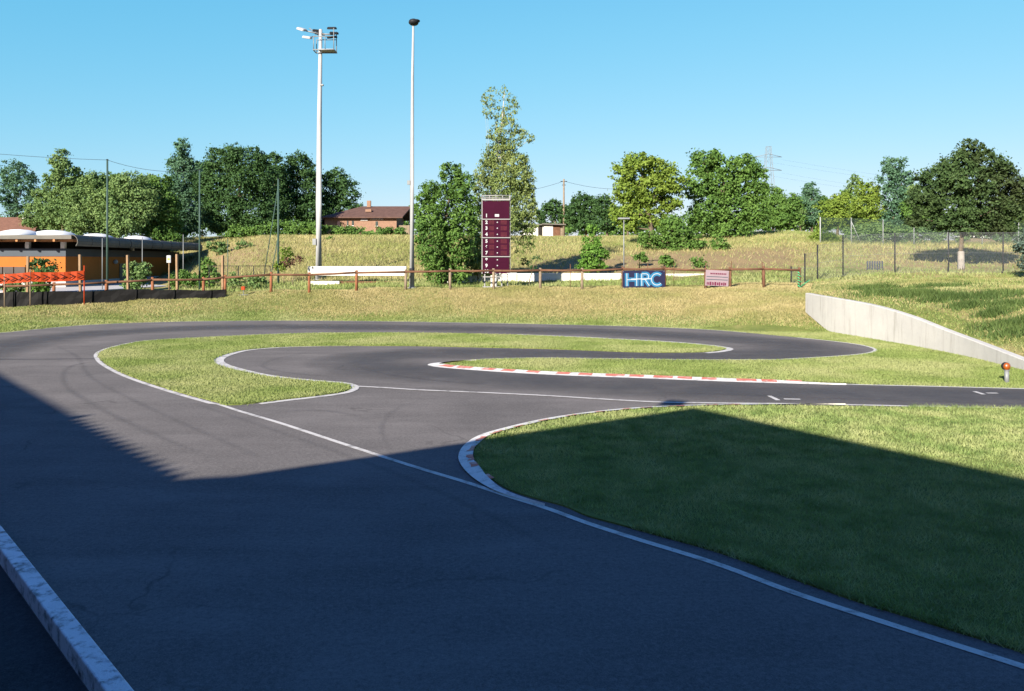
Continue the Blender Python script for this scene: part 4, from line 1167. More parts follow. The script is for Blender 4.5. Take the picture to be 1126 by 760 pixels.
# utility pole and wires
X, Y, Z = ground_at(620, 121)
up = thing('utility_pole', 'distant grey utility pole with wires above the dark trees', 'utility pole', (X, Y, Z))
H = CAMH - (197 - HY) * 121 / F - Z
mb = MB(); mb.tube([(0, 0, -.1), (0, 0, H)], [.16, .12], 8); mb.build('pole', M['wood_grey'], up)
mb = MB(); mb.box((0, 0, H - .35), (1.0, .1, .1)); mb.box((0, 0, H - .9), (.6, .08, .08)); mb.build('cross_arm', M['darksteel'], up)
mb = MB()
for x1, y1 in ((560, 212), (680, 208)):
    e = at(x1, y1, 125)
    mb.tube([((e[0] - X) * t, (e[1] - Y) * t, H - .3 + (e[2] - Z - H + .3) * t - .5 * 4 * t * (1 - t) * .6) for t in np.linspace(0, 1, 9)], .022, 5)
mb.build('wire', M['darksteel'], up)

# lattice pylon
X, Y, Z = ground_at(845, 300)
py = thing('lattice_pylon', 'faint lattice power pylon rising behind the rounded green tree', 'pylon', (X, Y, Z))
H = CAMH - (161 - HY) * 300 / F - Z
mb = MB()
def pw(z): return 2.6 * (1 - z / H) + .75
lev = [0, 8, 16, 22, 27, 31, 34.5, 38, H]
for i in range(len(lev) - 1):
    a, b = pw(lev[i]), pw(lev[i + 1])
    for sx, sy in ((1, 1), (1, -1), (-1, -1), (-1, 1)):
        mb.tube([(sx * a, sy * a, lev[i]), (sx * b, sy * b, lev[i + 1])], .065, 4, False)
    for q in range(4):
        s0 = ((1, 1), (1, -1), (-1, -1), (-1, 1))[q]; s1 = ((1, -1), (-1, -1), (-1, 1), (1, 1))[q]
        mb.tube([(s0[0] * a, s0[1] * a, lev[i]), (s1[0] * b, s1[1] * b, lev[i + 1])], .03, 4, False)
        mb.tube([(s1[0] * a, s1[1] * a, lev[i]), (s0[0] * b, s0[1] * b, lev[i + 1])], .03, 4, False)
mb.build('lattice_tower', M['galv'], py)
for z in (H - 4, H - 9):
    mb = MB(); mb.tube([(-5, 0, z), (0, 0, z + 1.2), (5, 0, z)], .09, 4); mb.tube([(-5, 0, z), (5, 0, z)], .08, 4)
    mb.build('cross_arm', M['galv'], py)
mb = MB()
for z, sx in ((H - 4, 5), (H - 9, 5), (H - 4, -5), (H - 9, -5)):
    mb.tube([(sx + t * 130, -t * 40, z - 1 - 30 * t + 10 * t * t) for t in np.linspace(0, 1, 12)], .013, 4)
mb.build('wire', M['darksteel'], py)

# ------------------------------------------------------------------ buildings
# orange hall at the left
cxn, cyn = (72 - CX) * 58 / F, 58.0
hall = thing('sports_hall', 'orange clad hall with a slate band, open timber roof and white roof vaults', 'building', (cxn, cyn, .9))
fx, fy = -2.6, 26.0                               # far end of the right wall, relative
lx, ly = -22.0, -.6                               # far end of the left wall, relative
foot = [(lx, ly), (0, 0), (fx, fy), (lx - 2.6, fy)]
mb = MB(); mb.prism(foot, [-.3] * 4, [2.36] * 4); mb.build('wall', M['cladding'], hall)
def grow(poly, g):
    c = np.mean(poly, 0); out = []
    for p in poly:
        v = np.array(p) - c; out.append(tuple(c + v * (1 + g / np.linalg.norm(v))))
    return out
mb = MB(); mb.prism(grow(foot, .06), [2.362] * 4, [2.93] * 4); mb.build('band', M['band'], hall)
mb = MB()
for t, (a, b) in ((.88, ((lx, ly), (0, 0))), (.995, ((lx, ly), (0, 0))), (.75, ((lx, ly), (0, 0))), (.5, ((0, 0), (fx, fy)))):
    mb = MB(); mb.box((a[0] + (b[0] - a[0]) * t - .1, a[1] + (b[1] - a[1]) * t + .12, 3.25), (.28, .28, .66))
    mb.build('roof_post', M['whitewall'], hall)
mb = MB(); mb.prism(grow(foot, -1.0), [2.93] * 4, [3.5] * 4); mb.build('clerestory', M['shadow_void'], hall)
roof = [(lx - 2, ly - 1.6), (1.3, -1.6), (fx + 1.3, fy + 2), (lx - 4.6, fy + 2)]
mb = MB(); mb.prism(roof, [3.58] * 4, [3.86] * 4); rf = mb.build('roof', M['roofgrey'], hall)
mb = MB()                                         # rounded grey edge along the right side
for i in range(12):
    t0, t1 = i / 12, (i + 1) / 12
    def P(t, a): return (1.3 + (fx) * t + .42 * math.cos(a), -1.6 + (fy + 3.6) * t, 3.42 + .44 * math.sin(a))
    ar = [math.pi / 2 - q * math.pi / 8 for q in range(7)]
    for q in range(6):
        mb.add([P(t0, ar[q]), P(t1 - .004, ar[q]), P(t1 - .004, ar[q + 1]), P(t0, ar[q + 1])], [(0, 1, 2, 3)], False)
o = mb.build('curved_eave', M['roofgrey'], rf); sm = o.modifiers.new('solid', 'SOLIDIFY'); sm.thickness = .04
mb = MB()
for t in np.arange(0.03, 1.0, .055):
    mb.box((lx - 1 + (1.9 - lx) * t, -.6, 3.49), (.14, 2.0, .17))
mb.box((lx / 2, -1.2, 3.50), (abs(lx) + 2.5, .16, .15)); mb.box((lx / 2, .3, 3.50), (abs(lx) + 2, .16, .15))
mb.build('rafter', M['rafters'], rf)
for x, y, rxp, Yq in ((22, 262, 20, 61), (59, 261, 24, 63), (107, 262, 17, 72), (151, 266, 16, 80), (-18, 262, 22, 61)):
    q = at(x, y, Yq)
    mb = MB(); rr = rxp * Yq / F
    mb.ellipsoid((q[0] - cxn, q[1] - cyn, 3.82), (rr, 2.2, .62 + .05 * (Yq - 60) / 10), 18, 8, 0.0)
    mb.build('roof_vault', M['membrane'], rf)
mb = MB()
for i, (x0, x1) in enumerate(((-8, 3), (4, 15), (16, 27.5))):
    a = at(x0, 293.5, 57.85); b = at(x1, 301, 57.85)
    yy = ly * ((a[0] - cxn) / lx) - .05
    mb.box(((a[0] + b[0]) / 2 - cxn, yy, (a[2] + b[2]) / 2 - .9), (abs(b[0] - a[0]), .08, a[2] - b[2]))
mb.build('window', M['glass'], hall)
for t, hh in ((.42, 1.9), (.53, 1.9)):
    mb = MB(); mb.box((fx * t + .04, fy * t, .85), (.08, 1.9, hh), rz=.1); d_ = mb.build('door', M['wood_grey'], hall)
    mb = MB(); mb.box((fx * t + .11, fy * t - .7, .85), (.05, .05, .3), rz=.1); mb.build('handle', M['galv'], d_)
mb = MB(); mb.ellipsoid((fx * .34 + .15, fy * .34, 1.95), (.18, .18, .18), 10, 8); mb.build('wall_lamp', M['white_print'], hall)
mb = MB(); mb.prism(grow(foot, .05), [-.35] * 4, [.55] * 4); mb.build('plinth', M['concrete'], hall)
# pale yard
mb = MB(); mb.prism([(-52, 49), (-27.5, 50.5), (-26, 60), (-34, 88), (-60, 88)], [.6] * 5, [1.0, 1.02, 1.06, 1.06, 1.06])
tag(mb.build('paved_yard', M['concrete']), kind='structure')

# tiled house at the far left
X, Y, Z = ground_at(12, 112)
fh = thing('tiled_house', 'pinkish tiled house roof showing above the orange hall at the far left', 'house', (X, Y, Z))
k = 112 / F
zt = CAMH - (239 - HY) * k - Z
mb = MB(); mb.box((-.2, 0, (zt - 2.7) / 2), (10.6, 7.4, zt - 2.7)); mb.build('wall', M['brick'], fh)
mb = MB(); v = [(-6, -4.2, zt - 2.6), (5.6, -4.2, zt - 2.6), (5.6, 4.2, zt - 2.6), (-6, 4.2, zt - 2.6), (-4.5, 0, zt), (4.4, 0, zt)]
mb.add(v, [(0, 1, 5, 4), (2, 3, 4, 5), (1, 2, 5), (3, 0, 4), (3, 2, 1, 0)])
mb.build('roof', pm('pink_tile', (0.12, 0.062, 0.045), .85, 0, .18, 2.5, bump=.4), fh)
mb = MB(); mb.box((2.8, -.5, zt - .1), (1.5, .6, .5)); mb.build('chimney', M['whitewall'], fh)

# brick house on the crest
Y = 108; k = Y / F
xa = (357 - CX) * k; zc = CAMH - (252 - HY) * k
X0, X1 = xa, (436 - CX) * k
base = 5.3
bh = thing('brick_house', 'long pink brick house with a brown tiled roof on the crest', 'house', ((X0 + X1) / 2, Y, base))
W = X1 - X0
ze = CAMH - (238 - HY) * k - base; zr = CAMH - (225 - HY) * k - base
mb = MB(); mb.box((0, 3.5, ze / 2), (W, 7, ze)); mb.build('wall', M['brick'], bh)
mb = MB()
rl = (393 - CX) * k - (X0 + X1) / 2; rr = (439 - CX) * k - (X0 + X1) / 2
v = [(-W / 2 - .4, -.7, ze - .1), (W / 2 + .9, -.7, ze - .1), (W / 2 + .9, 7.7, ze - .1), (-W / 2 - .4, 7.7, ze - .1), (rl, 3.5, zr), (W / 2 + 1.6, 3.5, zr)]
v2 = [(a, b, c - .16) for a, b, c in v]
mb.add(v + v2, [(0, 1, 5, 4), (2, 3, 4, 5), (3, 0, 4), (6, 10, 11, 7), (8, 11, 10, 9), (9, 10, 6), (0, 6, 7, 1), (1, 7, 11, 5), (5, 11, 8, 2), (2, 8, 9, 3), (3, 9, 6, 0)])
rf = mb.build('roof', M['tile'], bh)
mb = MB(); mb.box((rl + 1.0, 3.2, zr + .3), (.5, .5, .9)); mb.build('chimney', M['brick'], rf)
mb = MB(); mb.box((rl + 1.3, 1.2, zr - .75), (.8, .5, .35)); mb.build('roof_vent', M['brick'], rf)
mb = MB(); mb.add([(W / 2 + .01, 0, ze - .02), (W / 2 + .01, 7, ze - .02), (W / 2 + .01, 3.5, zr - .22)], [(0, 1, 2)]); mb.build('gable', M['wood_grey'], bh)
for x0, x1, ya, yb in ((371, 374, 243.5, 248.5), (381.5, 383, 243, 248), (387, 389, 243, 248), (397, 404, 238.8, 242.3), (413, 415.5, 243.5, 248.5), (408, 421, 239, 241)):
    c0, c1 = (x0 - CX) * k - (X0 + X1) / 2, (x1 - CX) * k - (X0 + X1) / 2
    za, zb = CAMH - (ya - HY) * k - base, CAMH - (yb - HY) * k - base
    za = min(za, ze - .14)
    mb = MB(); mb.box(((c0 + c1) / 2, -.02, (za + zb) / 2), (c1 - c0, .08, za - zb)); w = mb.build('window', M['glass'], bh)
    mb = MB(); mb.box(((c0 + c1) / 2, -.05, zb - .03), (c1 - c0 + .1, .16, .06)); mb.build('sill', M['whitewall'], w)
mb = MB(); mb.box((W / 2 + .9, 3.0, 1.2), (1.6, 5, 2.4)); mb.build('porch', M['wood_grey'], bh)
wl = (357 - 337) * k
mb = MB(); mb.box((-W / 2 - wl / 2 - .02, 3.5, (ze - 1.0) / 2), (wl, 5, ze - 1.0)); mb.build('side_wing', M['brick'], bh)
mb = MB()
xw0, xw1 = -W / 2 - wl - .3, -W / 2 - .02
mb.add([(xw0, .4, ze - 1.5), (xw1, .4, ze - .35), (xw1, 6.6, ze - .35), (xw0, 6.6, ze - 1.5), (xw0, .4, ze - 1.35), (xw1, .4, ze - .2), (xw1, 6.6, ze - .2), (xw0, 6.6, ze - 1.35)], [(3, 2, 1, 0), (4, 5, 6, 7), (0, 1, 5, 4), (2, 3, 7, 6), (3, 0, 4, 7), (1, 2, 6, 5)])
mb.build('side_roof', M['tile'], bh)

# sheds right of the birch
Y = 104; k = Y / F
X, Yg, Z = ground_at(598, Y)
sh = thing('garden_shed', 'run down pale shed with a flat dark roof in the dry meadow', 'shed', (X, Y, Z))
def sx(x): return (x - CX) * k - X
def szz(y): return CAMH - (y - HY) * k - Z
mb = MB(); mb.box(((sx(574) + sx(608)) / 2, 1.5, szz(248) / 2 - .1), (sx(608) - sx(574), 3, szz(248) + .2)); mb.build('wall', M['whitewall'], sh)
mb = MB(); mb.box(((sx(608) + sx(619)) / 2, 1.6, szz(248) / 2 - .1), (sx(619) - sx(608) - .02, 2.8, szz(248) + .2)); mb.build('lean_to', M['wood_grey'], sh)
mb = MB(); mb.box(((sx(572) + sx(596)) / 2, 1.4, szz(247.4)), (sx(596) - sx(572), 3.8, .14), ry=-.02); mb.box(((sx(596) + sx(622)) / 2, 1.4, szz(246.8)), (sx(622) - sx(596), 3.8, .14), ry=.03); mb.build('roof', M['roofgrey'], sh)
mb = MB(); mb.box((sx(594), -.03, szz(254)), (.55, .08, 1.5)); mb.build('door', M['shadow_void'], sh)
mb = MB(); mb.box((sx(612), .14, szz(254)), (.9, .1, 1.4)); mb.build('shutter', M['wood'], sh)
mb = MB(); mb.box((sx(580), -.03, szz(253)), (.8, .06, .6)); mb.build('window', M['glass'], sh)
# grey low shed beyond the net fence
X, Y, Z = ground_at(1075, 84)
gs = thing('low_shed', 'low grey shed with pale roof beyond the green net fence near the limewashed trunk', 'shed', (X, Y, Z))
k = 84 / F
hh = CAMH - (262 - HY) * k - Z
mb = MB(); mb.box((0, 0, hh / 2), (2.6, 2, hh)); mb.build('wall', M['wood_grey'], gs)
mb = MB(); mb.box((0, 0, hh + .08), (3.0, 2.4, .14), ry=.06); mb.build('roof', M['membrane'], gs)

# ------------------------------------------------------------------ low white walls
def low_wall(pts, lab, slot=None):
    a, b = at(*pts[0]), at(*pts[1])
    L = math.hypot(b[0] - a[0], b[1] - a[1]); rz = math.atan2(b[1] - a[1], b[0] - a[0])
    zb = min(z1(a[0], a[1]), z1(b[0], b[1])) - .2
    t = thing('low_wall', lab, 'wall', ((a[0] + b[0]) / 2, (a[1] + b[1]) / 2, zb), 'white walls behind the fence', rz)
    h = (a[2] + b[2]) / 2 - zb
    if slot:
        s0, s1 = slot
        mb = MB(); mb.box((0, .12, (h - s1) / 2 + .0), (L, .12, h - s1)); mb.build('backing', M['wood'], t)
        mb = MB(); mb.bbox((0, 0, h - s0 / 2), (L, .3, s0), .015); mb.build('coping', M['whitewall'], t)
        mb = MB(); mb.bbox((-L * .34, 0, (h - s1) / 2), (L * .32, .28, h - s1), .015); mb.build('panel', M['whitewall'], t)
    else:
        mb = MB(); mb.bbox((0, 0, h / 2 - .045), (L, .22, h - .09), .01); mb.build('wall', M['whitewall'], t)
        mb = MB(); mb.bbox((0, 0, h - .045), (L + .05, .28, .09), .012); mb.build('coping', M['whitewall'], t)


low_wall(((339, 292.3, 54), (447, 293.5, 54)), 'short white wall with a dark slot beside the floodlight mast', (.62, 1.0))
low_wall(((489, 300.3, 53.5), (568, 299.9, 53.5)), 'low white wall stretch behind the foot of the scoreboard')
low_wall(((569, 299.9, 53.5), (682, 301.3, 54)), 'low white wall stretch in front of the cone shaped young tree')
low_wall(((683, 300.2, 54), (778, 302, 55)), 'low white wall stretch behind the two banners')
for i, (x, y, Y) in enumerate(((668, 295, 55.2), (676, 293, 55.4))):
    X, Y, Z = ground_at(x, Y)

# ------------------------------------------------------------------ rail fence
fence = thing('rail_fence', 'red brown post and rail fence running along the top of the bank', 'fence', (0, 46, 1.3))
FP = [(-40, 42.6), (5, 43.2), (59, 43.6), (117, 44.4), (168, 45), (224, 45.6), (247.5, 45.8), (298, 46), (340, 46), (392, 46), (446, 46), (495, 46), (543, 45.9), (594, 45.8), (640, 45.6), (685, 45.5), (731, 45.2), (776, 45), (803, 45), (840, 44.8), (879, 44.5)]
tops = []
for i, (x, Y) in enumerate(FP):
    X, Y, Z = ground_at(x, Y)
    h = (1.08 if x < 300 else 1.12) + random.uniform(-.04, .05)
    mb = MB(); mb.tube([(X, Y - 46, Z - 1.5), (X + random.uniform(-.02, .02), Y - 46, Z - 1.3 + h + .06)], [.085, .078], 10)
    mb.build('post', M['post'] if x < 430 else (M['wood'] if x > 660 else M['wood_grey']), fence)
    tops.append((X, Y - 46, Z - 1.3 + h - .08))
for i in range(len(tops) - 1):
    if FP[i][0] < -50: continue
    a, b = Vector(tops[i]), Vector(tops[i + 1])
    mb = MB(); mb.tube([a + Vector((0, -.06, random.uniform(-.02, .02))), (a + b) / 2 + Vector((0, -.06, -.015)), b + Vector((0, -.06, random.uniform(-.02, .02)))], [.065, .06, .065], 8)
    mb.build('rail', M['wood'], fence)
mb = MB()
for i in range(6):
    a = tops[-1]
    mb.tube([(a[0] - .12, a[1] - .09, a[2] - .1 - i * .15), (a[0] + .06 * (i % 2), a[1] - .1, a[2] - .22 - i * .15)], .022, 5)
mb.tube([(tops[-1][0] + .05, tops[-1][1] - .1, tops[-1][2] - .9), (tops[-1][0] + .5, tops[-1][1] - .2, tops[-1][2] - .55)], .015, 5)
mb.build('green_string', M['green_paint'], fence)

for i, (x, yt, Y, lab) in enumerate([(88.5, 280, 45.6, 'pale timber stake at the right end of the orange barrier, behind the edging'), (141, 280.5, 45.8, 'pale timber stake in front of the leafy bush, left of the round sign'), (195, 279.5, 46.6, 'pale timber stake just right of the round white sign'), (245, 281, 47, 'pale timber stake near the right end of the black edging'), (30, 282, 45.2, 'pale timber stake in front of the hall windows behind the orange barrier')]):
    X, Y, Z = ground_at(x, Y)
    h = CAMH - (yt - HY) * Y / F - Z
    mb = MB(); mb.bbox((0, 0, h / 2 - .1), (.13, .13, h + .2), .012)
    o = mb.build('timber_stake', M['wood_pale']); o.location = (X, Y, Z); o.rotation_euler = (0, random.uniform(-.02, .02), random.uniform(-.3, .3))
    tag(o, lab, 'stake', 'pale stakes behind the edging')

# round sign
X, Y, Z = ground_at(186, 50)
sg = thing('round_sign', 'small white sign on a pale post in front of the hall', 'sign', (X, Y, Z))
h = CAMH - (281 - HY) * 50 / F - Z
mb = MB(); mb.tube([(0, 0, -.1), (0, 0, h)], .045, 8); mb.build('post', M['wood_pale'], sg)
mb = MB(); mb.bbox((0, -.06, h - .22), (.27, .05, .46), .02); mb.build('plate', M['white_print'], sg)
mb = MB(); mb.tube([(0, -.088, h - .22), (0, -.094, h - .22)], .08, 12); mb.build('disc', pm('yellow_print', (.75, .55, .1), .5), sg)

# black edging sheet
mb = MB()
E = [(-60, 41.3, .80), (0, 41.9, .79), (33, 42.2, .77), (92, 43, .68), (150, 43.9, .58), (200, 44.6, .50), (248, 45.2, .43)]
pts = []
for x, Y, h in E:
    X, Y, Z = ground_at(x, Y); pts.append((X, Y, Z, h))
pts = catmull(pts, False, 6)
vs, fs = [], []
for i, (X, Y, Z, h) in enumerate(pts):
    w = .03 * math.sin(i * 1.3)
    vs += [(X, Y, Z - .1), (X, Y + w, Z + h * .5), (X, Y, Z + h + .02 * math.sin(i * .9)), (X, Y + .03, Z + h + .02 * math.sin(i * .9)), (X, Y + .03, Z - .1)]
for i in range(len(pts) - 1):
    for q in range(4): fs.append((i * 5 + q, (i + 1) * 5 + q, (i + 1) * 5 + q + 1, i * 5 + q + 1))
mb.add([(p[0] - pts[0][0], p[1] - pts[0][1], p[2] - pts[0][2]) for p in vs], fs)
es = thing('edging_sheet', 'long black plastic windbreak sheet along the grass at the left', 'windbreak', (pts[0][0], pts[0][1], pts[0][2]))
mb.build('sheet', M['black'], es)
for i in range(4, len(pts) - 1, 5):
    p = pts[i]
    mb = MB(); mb.tube([(p[0] - pts[0][0], p[1] - pts[0][1] - .05, p[2] - pts[0][2] - .2), (p[0] - pts[0][0] + .02, p[1] - pts[0][1] - .05, p[2] - pts[0][2] + p[3] + .03)], .022, 6)
    mb.build('stake', M['black'], es)

# orange barrier panels with chevrons
def barrier(x0, x1, y0t, y0b, y1t, y1b, Y0, Y1, lab, n):
    a, b = at(x0, y0t, Y0), at(x1, y1t, Y1); a2, b2 = at(x0, y0b, Y0), at(x1, y1b, Y1)
    t = thing('barrier_banner', lab, 'barrier', (a[0], a[1], z1(a[0], a[1])), 'orange chevron barriers')
    o3 = np.array([a[0], a[1], z1(a[0], a[1])])
    A, B, A2, B2 = [np.array(p) - o3 for p in (a, b, a2, b2)]
    mb = MB(); m = 16
    vs, fs = [], []
    for i in range(m + 1):
        s = i / m; sag = -.05 * 4 * s * (1 - s); wv = .02 * math.sin(i * 1.7)
        for q in (0, .5, 1):
            p = (A + (B - A) * s) * (1 - q) + (A2 + (B2 - A2) * s) * q
            vs.append((p[0], p[1] + wv * (1 if q != .5 else 2), p[2] + sag))
    for i in range(m):
        for q in range(2): fs.append((i * 3 + q, i * 3 + q + 1, (i + 1) * 3 + q + 1, (i + 1) * 3 + q))
    mb.add(vs, fs); p_ = mb.build('banner', M['orange'], t)
    so = p_.modifiers.new('solid', 'SOLIDIFY'); so.thickness = .012
    mb = MB()
    for i in range(n):
        s = (i + .6) / n
        sag = -.05 * 4 * s * (1 - s)
        top = A + (B - A) * s; bot = A2 + (B2 - A2) * s
        c = (top + bot) / 2 + np.array([0, -.08, sag]); hgt = (top - bot)[2] * .27; u = (B - A) / np.linalg.norm(B - A)
        w = .11
        for sg_ in (1, -1):
            q0 = c - u * .13 + np.array([0, 0, sg_ * hgt]); q1 = c + u * .10
            mb.add([q0, q0 + u * w, q1 + u * w, q1], [(0, 1, 2, 3) if sg_ < 0 else (3, 2, 1, 0)])
    mb.build('chevron', M['chevron'], t)
    return t, o3


t, o3 = barrier(-30, 33, 302.3, 312.3, 299.3, 309.8, 41.4, 41.7, 'orange barrier banner with dark chevrons cut by the left picture edge', 8)
t2, o32 = barrier(34, 92, 299.2, 309.6, 297.6, 307.6, 41.7, 42.6, 'orange barrier banner with dark chevrons nearer the netting pole', 6)
for x, Y, yt, par, oo in ((33.3, 41.78, 296, t2, o32), (92.6, 42.7, 292, t2, o32), (5, 41.6, 300, t, o3)):
    X, Yq, Z = ground_at(x, Y)
    mb = MB(); mb.tube([(X - oo[0], Yq - oo[1], Z - oo[2] - .2), (X - oo[0], Yq - oo[1], CAMH - (yt - HY) * Y / F - oo[2])], .032, 8)
    mb.build('post', M['wood_grey'] if x < 50 else M['orange'], par)

# low dark railing in the yard
X, Y, Z = ground_at(262, 52)
lr = thing('yard_railing', 'low dark metal railing in the yard below the bare slope', 'railing', (X, Y, Z))
def rx_(x): return (x - 262) * 52 / F
mb = MB(); hh = CAMH - (292.5 - HY) * 52 / F - Z
for x in (230, 246, 262, 279, 297): mb.tube([(rx_(x), 0, -.1), (rx_(x), 0, hh)], .03, 6)
mb.build('post', M['darksteel'], lr)
mb = MB(); mb.tube([(rx_(230), 0, hh), (rx_(297), 0, hh)], .022, 6); mb.tube([(rx_(230), 0, hh * .3), (rx_(297), 0, hh * .3)], .018, 6); mb.build('rail', M['darksteel'], lr)
mb = MB()
for q in np.arange(rx_(230), rx_(297), .12): mb.tube([(q, 0, hh * .3), (q, 0, hh)], .007, 4)
mb.build('bars', M['darksteel'], lr)
# small coloured cone-like marker on the bank
X, Y, Z = ground_at(267.5, 45.3)
mk = thing('marker_flag', 'small red marker on a short stick at the end of the black edging', 'marker', (X, Y, Z))
mb = MB(); mb.tube([(0, 0, -.05), (.02, 0, .35)], .015, 6); mb.tube([(-.25, 0, .03), (.3, -.02, .05)], .02, 6); mb.build('stick', M['galv'], mk)
mb = MB(); mb.bbox((.0, 0, .42), (.22, .12, .2), .03); mb.build('flag', M['orange'], mk)

# ------------------------------------------------------------------ scoreboard
def text_mesh(name, s, size, mat, parent, loc, rot=(math.pi / 2, 0, 0), bold=.0):
    cu = bpy.data.curves.new(name, 'FONT'); cu.body = s; cu.size = size; cu.align_x = 'CENTER'; cu.align_y = 'CENTER'; cu.offset = bold; cu.extrude = .003
    tmp = bpy.data.objects.new('tmp', cu); COL.objects.link(tmp)
    dg = bpy.context.evaluated_depsgraph_get()
    me = bpy.data.meshes.new_from_object(tmp.evaluated_get(dg))
    bpy.data.objects.remove(tmp); bpy.data.curves.remove(cu)
    me.materials.clear(); me.materials.append(mat)
    o = bpy.data.objects.new(name, me); COL.objects.link(o); o.parent = parent; o.location = loc; o.rotation_euler = rot
    return o


YS = 47.2; k = YS / F
X, _, Z = ground_at(545, YS)
sb = thing('scoreboard', 'tall maroon lap scoreboard tower on an aluminium frame behind the rail fence', 'scoreboard', (X, YS, Z))
def bx(x): return (x - CX) * k - X
def bz(y): return CAMH - (y - HY) * k - Z
xl, xr = bx(530.7), bx(560.2)
W = xr - xl; xm = (xl + xr) / 2
rows = [[237.3], [244.7, 251.2, 257.9], [265.4, 271.8, 278.2], [285.8, 292.2, 298.4]]
edges = [220.8, 241.3, 261.5, 282.3, 300.8]
num = 1
for i in range(4):
    za, zb = bz(edges[i] + .5), bz(edges[i + 1] - .5)
    mb = MB(); mb.bbox((xm, 0, (za + zb) / 2), (W, .22, za - zb), .008)
    pn = mb.build('panel', M['board_dark'], sb)
    for y in rows[i]:
        if i < 3 or True:
            for lx0, lx1 in ((538, 543.5), (550.5, 557.5)):
                mb = MB(); mb.box(((bx(lx0) + bx(lx1)) / 2, -.115, bz(y)), (bx(lx1) - bx(lx0), .014, .26)); mb.build('digit_window', M['led'] if i in (1, 2) else M['board_dark'], pn)
        text_mesh('row_number', str(num), .27, M['white_print'], pn, (bx(535), -.117, bz(y)), bold=.012)
        mb = MB()
        if num == 1: mb.box((bx(546.5), -.115, bz(y - .2)), (.25, .014, .15))
        else: mb.tube([(bx(547), -.11, bz(y)), (bx(547), -.122, bz(y))], .04, 10)
        mb.build('dot', M['white_print'], pn)
        num += 1
mb = MB()
for y in edges[1:4]: mb.box((xm, -.05, bz(y)), (W + .12, .26, .05))
mb.box((xm, 0, bz(219.6)), (W + .1, .26, .10))
for x in (xl - .035, xr + .035): mb.box((x, .06, bz(258)), (.05, .16, bz(214.5) - bz(301)))
mb.tube([(xl, .05, bz(215)), (xr, .05, bz(215))], .03, 6); mb.tube([(xl, .05, bz(217)), (xr, .05, bz(217))], .022, 6)
for q in np.linspace(xl, xr, 5): mb.tube([(q, .05, bz(220)), (q, .05, bz(214.5))], .022, 6)
mb.build('frame', M['alu'], sb)
for x in (xl + .12, bx(547) - .08, bx(547) + .25, xr - .12):
    mb = MB(); mb.box((x, .05, (bz(301)) / 2 - .05), (.07, .07, bz(301) + .1)); mb.build('leg', M['alu'], sb)
mb = MB(); mb.box((xm, .05, bz(315.5)), (W, .06, .06)); mb.box((xm, .05, bz(304.5)), (W, .06, .06)); mb.build('crossbar', M['alu'], sb)
mb = MB(); mb.box((bx(543), .12, bz(310)), (.38, .05, .75)); mb.build('backboard', M['whitewall'], sb)

# ------------------------------------------------------------------ banners on the fence
def ribbon(mb, pts, w, y, closed=False):
    P = np.array(pts, float); Nn = normals2(P)
    # mitred ends
    A, B = P + Nn * w / 2, P - Nn * w / 2
    n = len(P)
    mb.add([(a[0], y, a[1]) for a in A] + [(b[0], y, b[1]) for b in B], [(n + i, n + i + 1, i + 1, i) for i in range(n - 1)])


YB = 45.1; k = YB / F
X, _, Z = ground_at(708, YB)
hb = thing('lettered_banner', 'navy banner with big cyan and white HRC letters hung on the fence', 'banner', (X, YB, Z))
zt, zb_ = CAMH - (297.5 - HY) * k - Z, CAMH - (317.3 - HY) * k - Z
W = 46.5 * k; H = zt - zb_
hb.rotation_euler = (0, -.012, 0)
mb = MB(); mb.bbox((0, 0, zb_ + H / 2), (W, .03, H), .004); pn = mb.build('panel', M['navy'], hb)
cz = zb_ + H / 2
h2 = H * .36
def arc(cx_, cz_, r, rz, a0, a1, n=16): return [(cx_ + r * math.cos(math.radians(a)), cz_ + rz * math.sin(math.radians(a))) for a in np.linspace(a0, a1, n)]
xH0, xH1 = -W * .40, -W * .17
letters = [
    [(xH0, cz - h2), (xH0, cz + h2)], [(xH1, cz - h2), (xH1, cz + h2)], [(xH0, cz), (xH1, cz)],
    [(-W * .05, cz - h2), (-W * .05, cz + h2 * .92)],
    [(-W * .05, cz + h2 * .88)] + arc(W * .04, cz + h2 * .45, W * .075, h2 * .44, 90, -90) + [(-W * .05, cz + h2 * .02)],
    [(W * .03, cz), (W * .13, cz - h2)],
    arc(W * .31, cz, W * .13, h2 * .88, 45, 315, 26),
]
mb1, mb2 = MB(), MB()
for i, l in enumerate(letters):
    P = resample(l, .04) if len(l) > 2 else np.array(l)
    ribbon(mb1, P, .23, -.019 - .0012 * i)
    ribbon(mb2, P, .036, -.031 - .0006 * i)
mb1.build('letters', M['cyan'], pn)
ribbon(mb2, [(-W * .30, cz + .03), (W * .17, cz + .04)], .045, -.0365)
mb2.build('letter_outline', M['white_print'], pn)
mb = MB()
for x in (-W * .48, W * .48):
    for z in (zb_ + .06, zt - .06): mb.tube([(x, -.016, z), (x, -.022, z)], .022, 8)
mb.build('eyelet', M['galv'], pn)

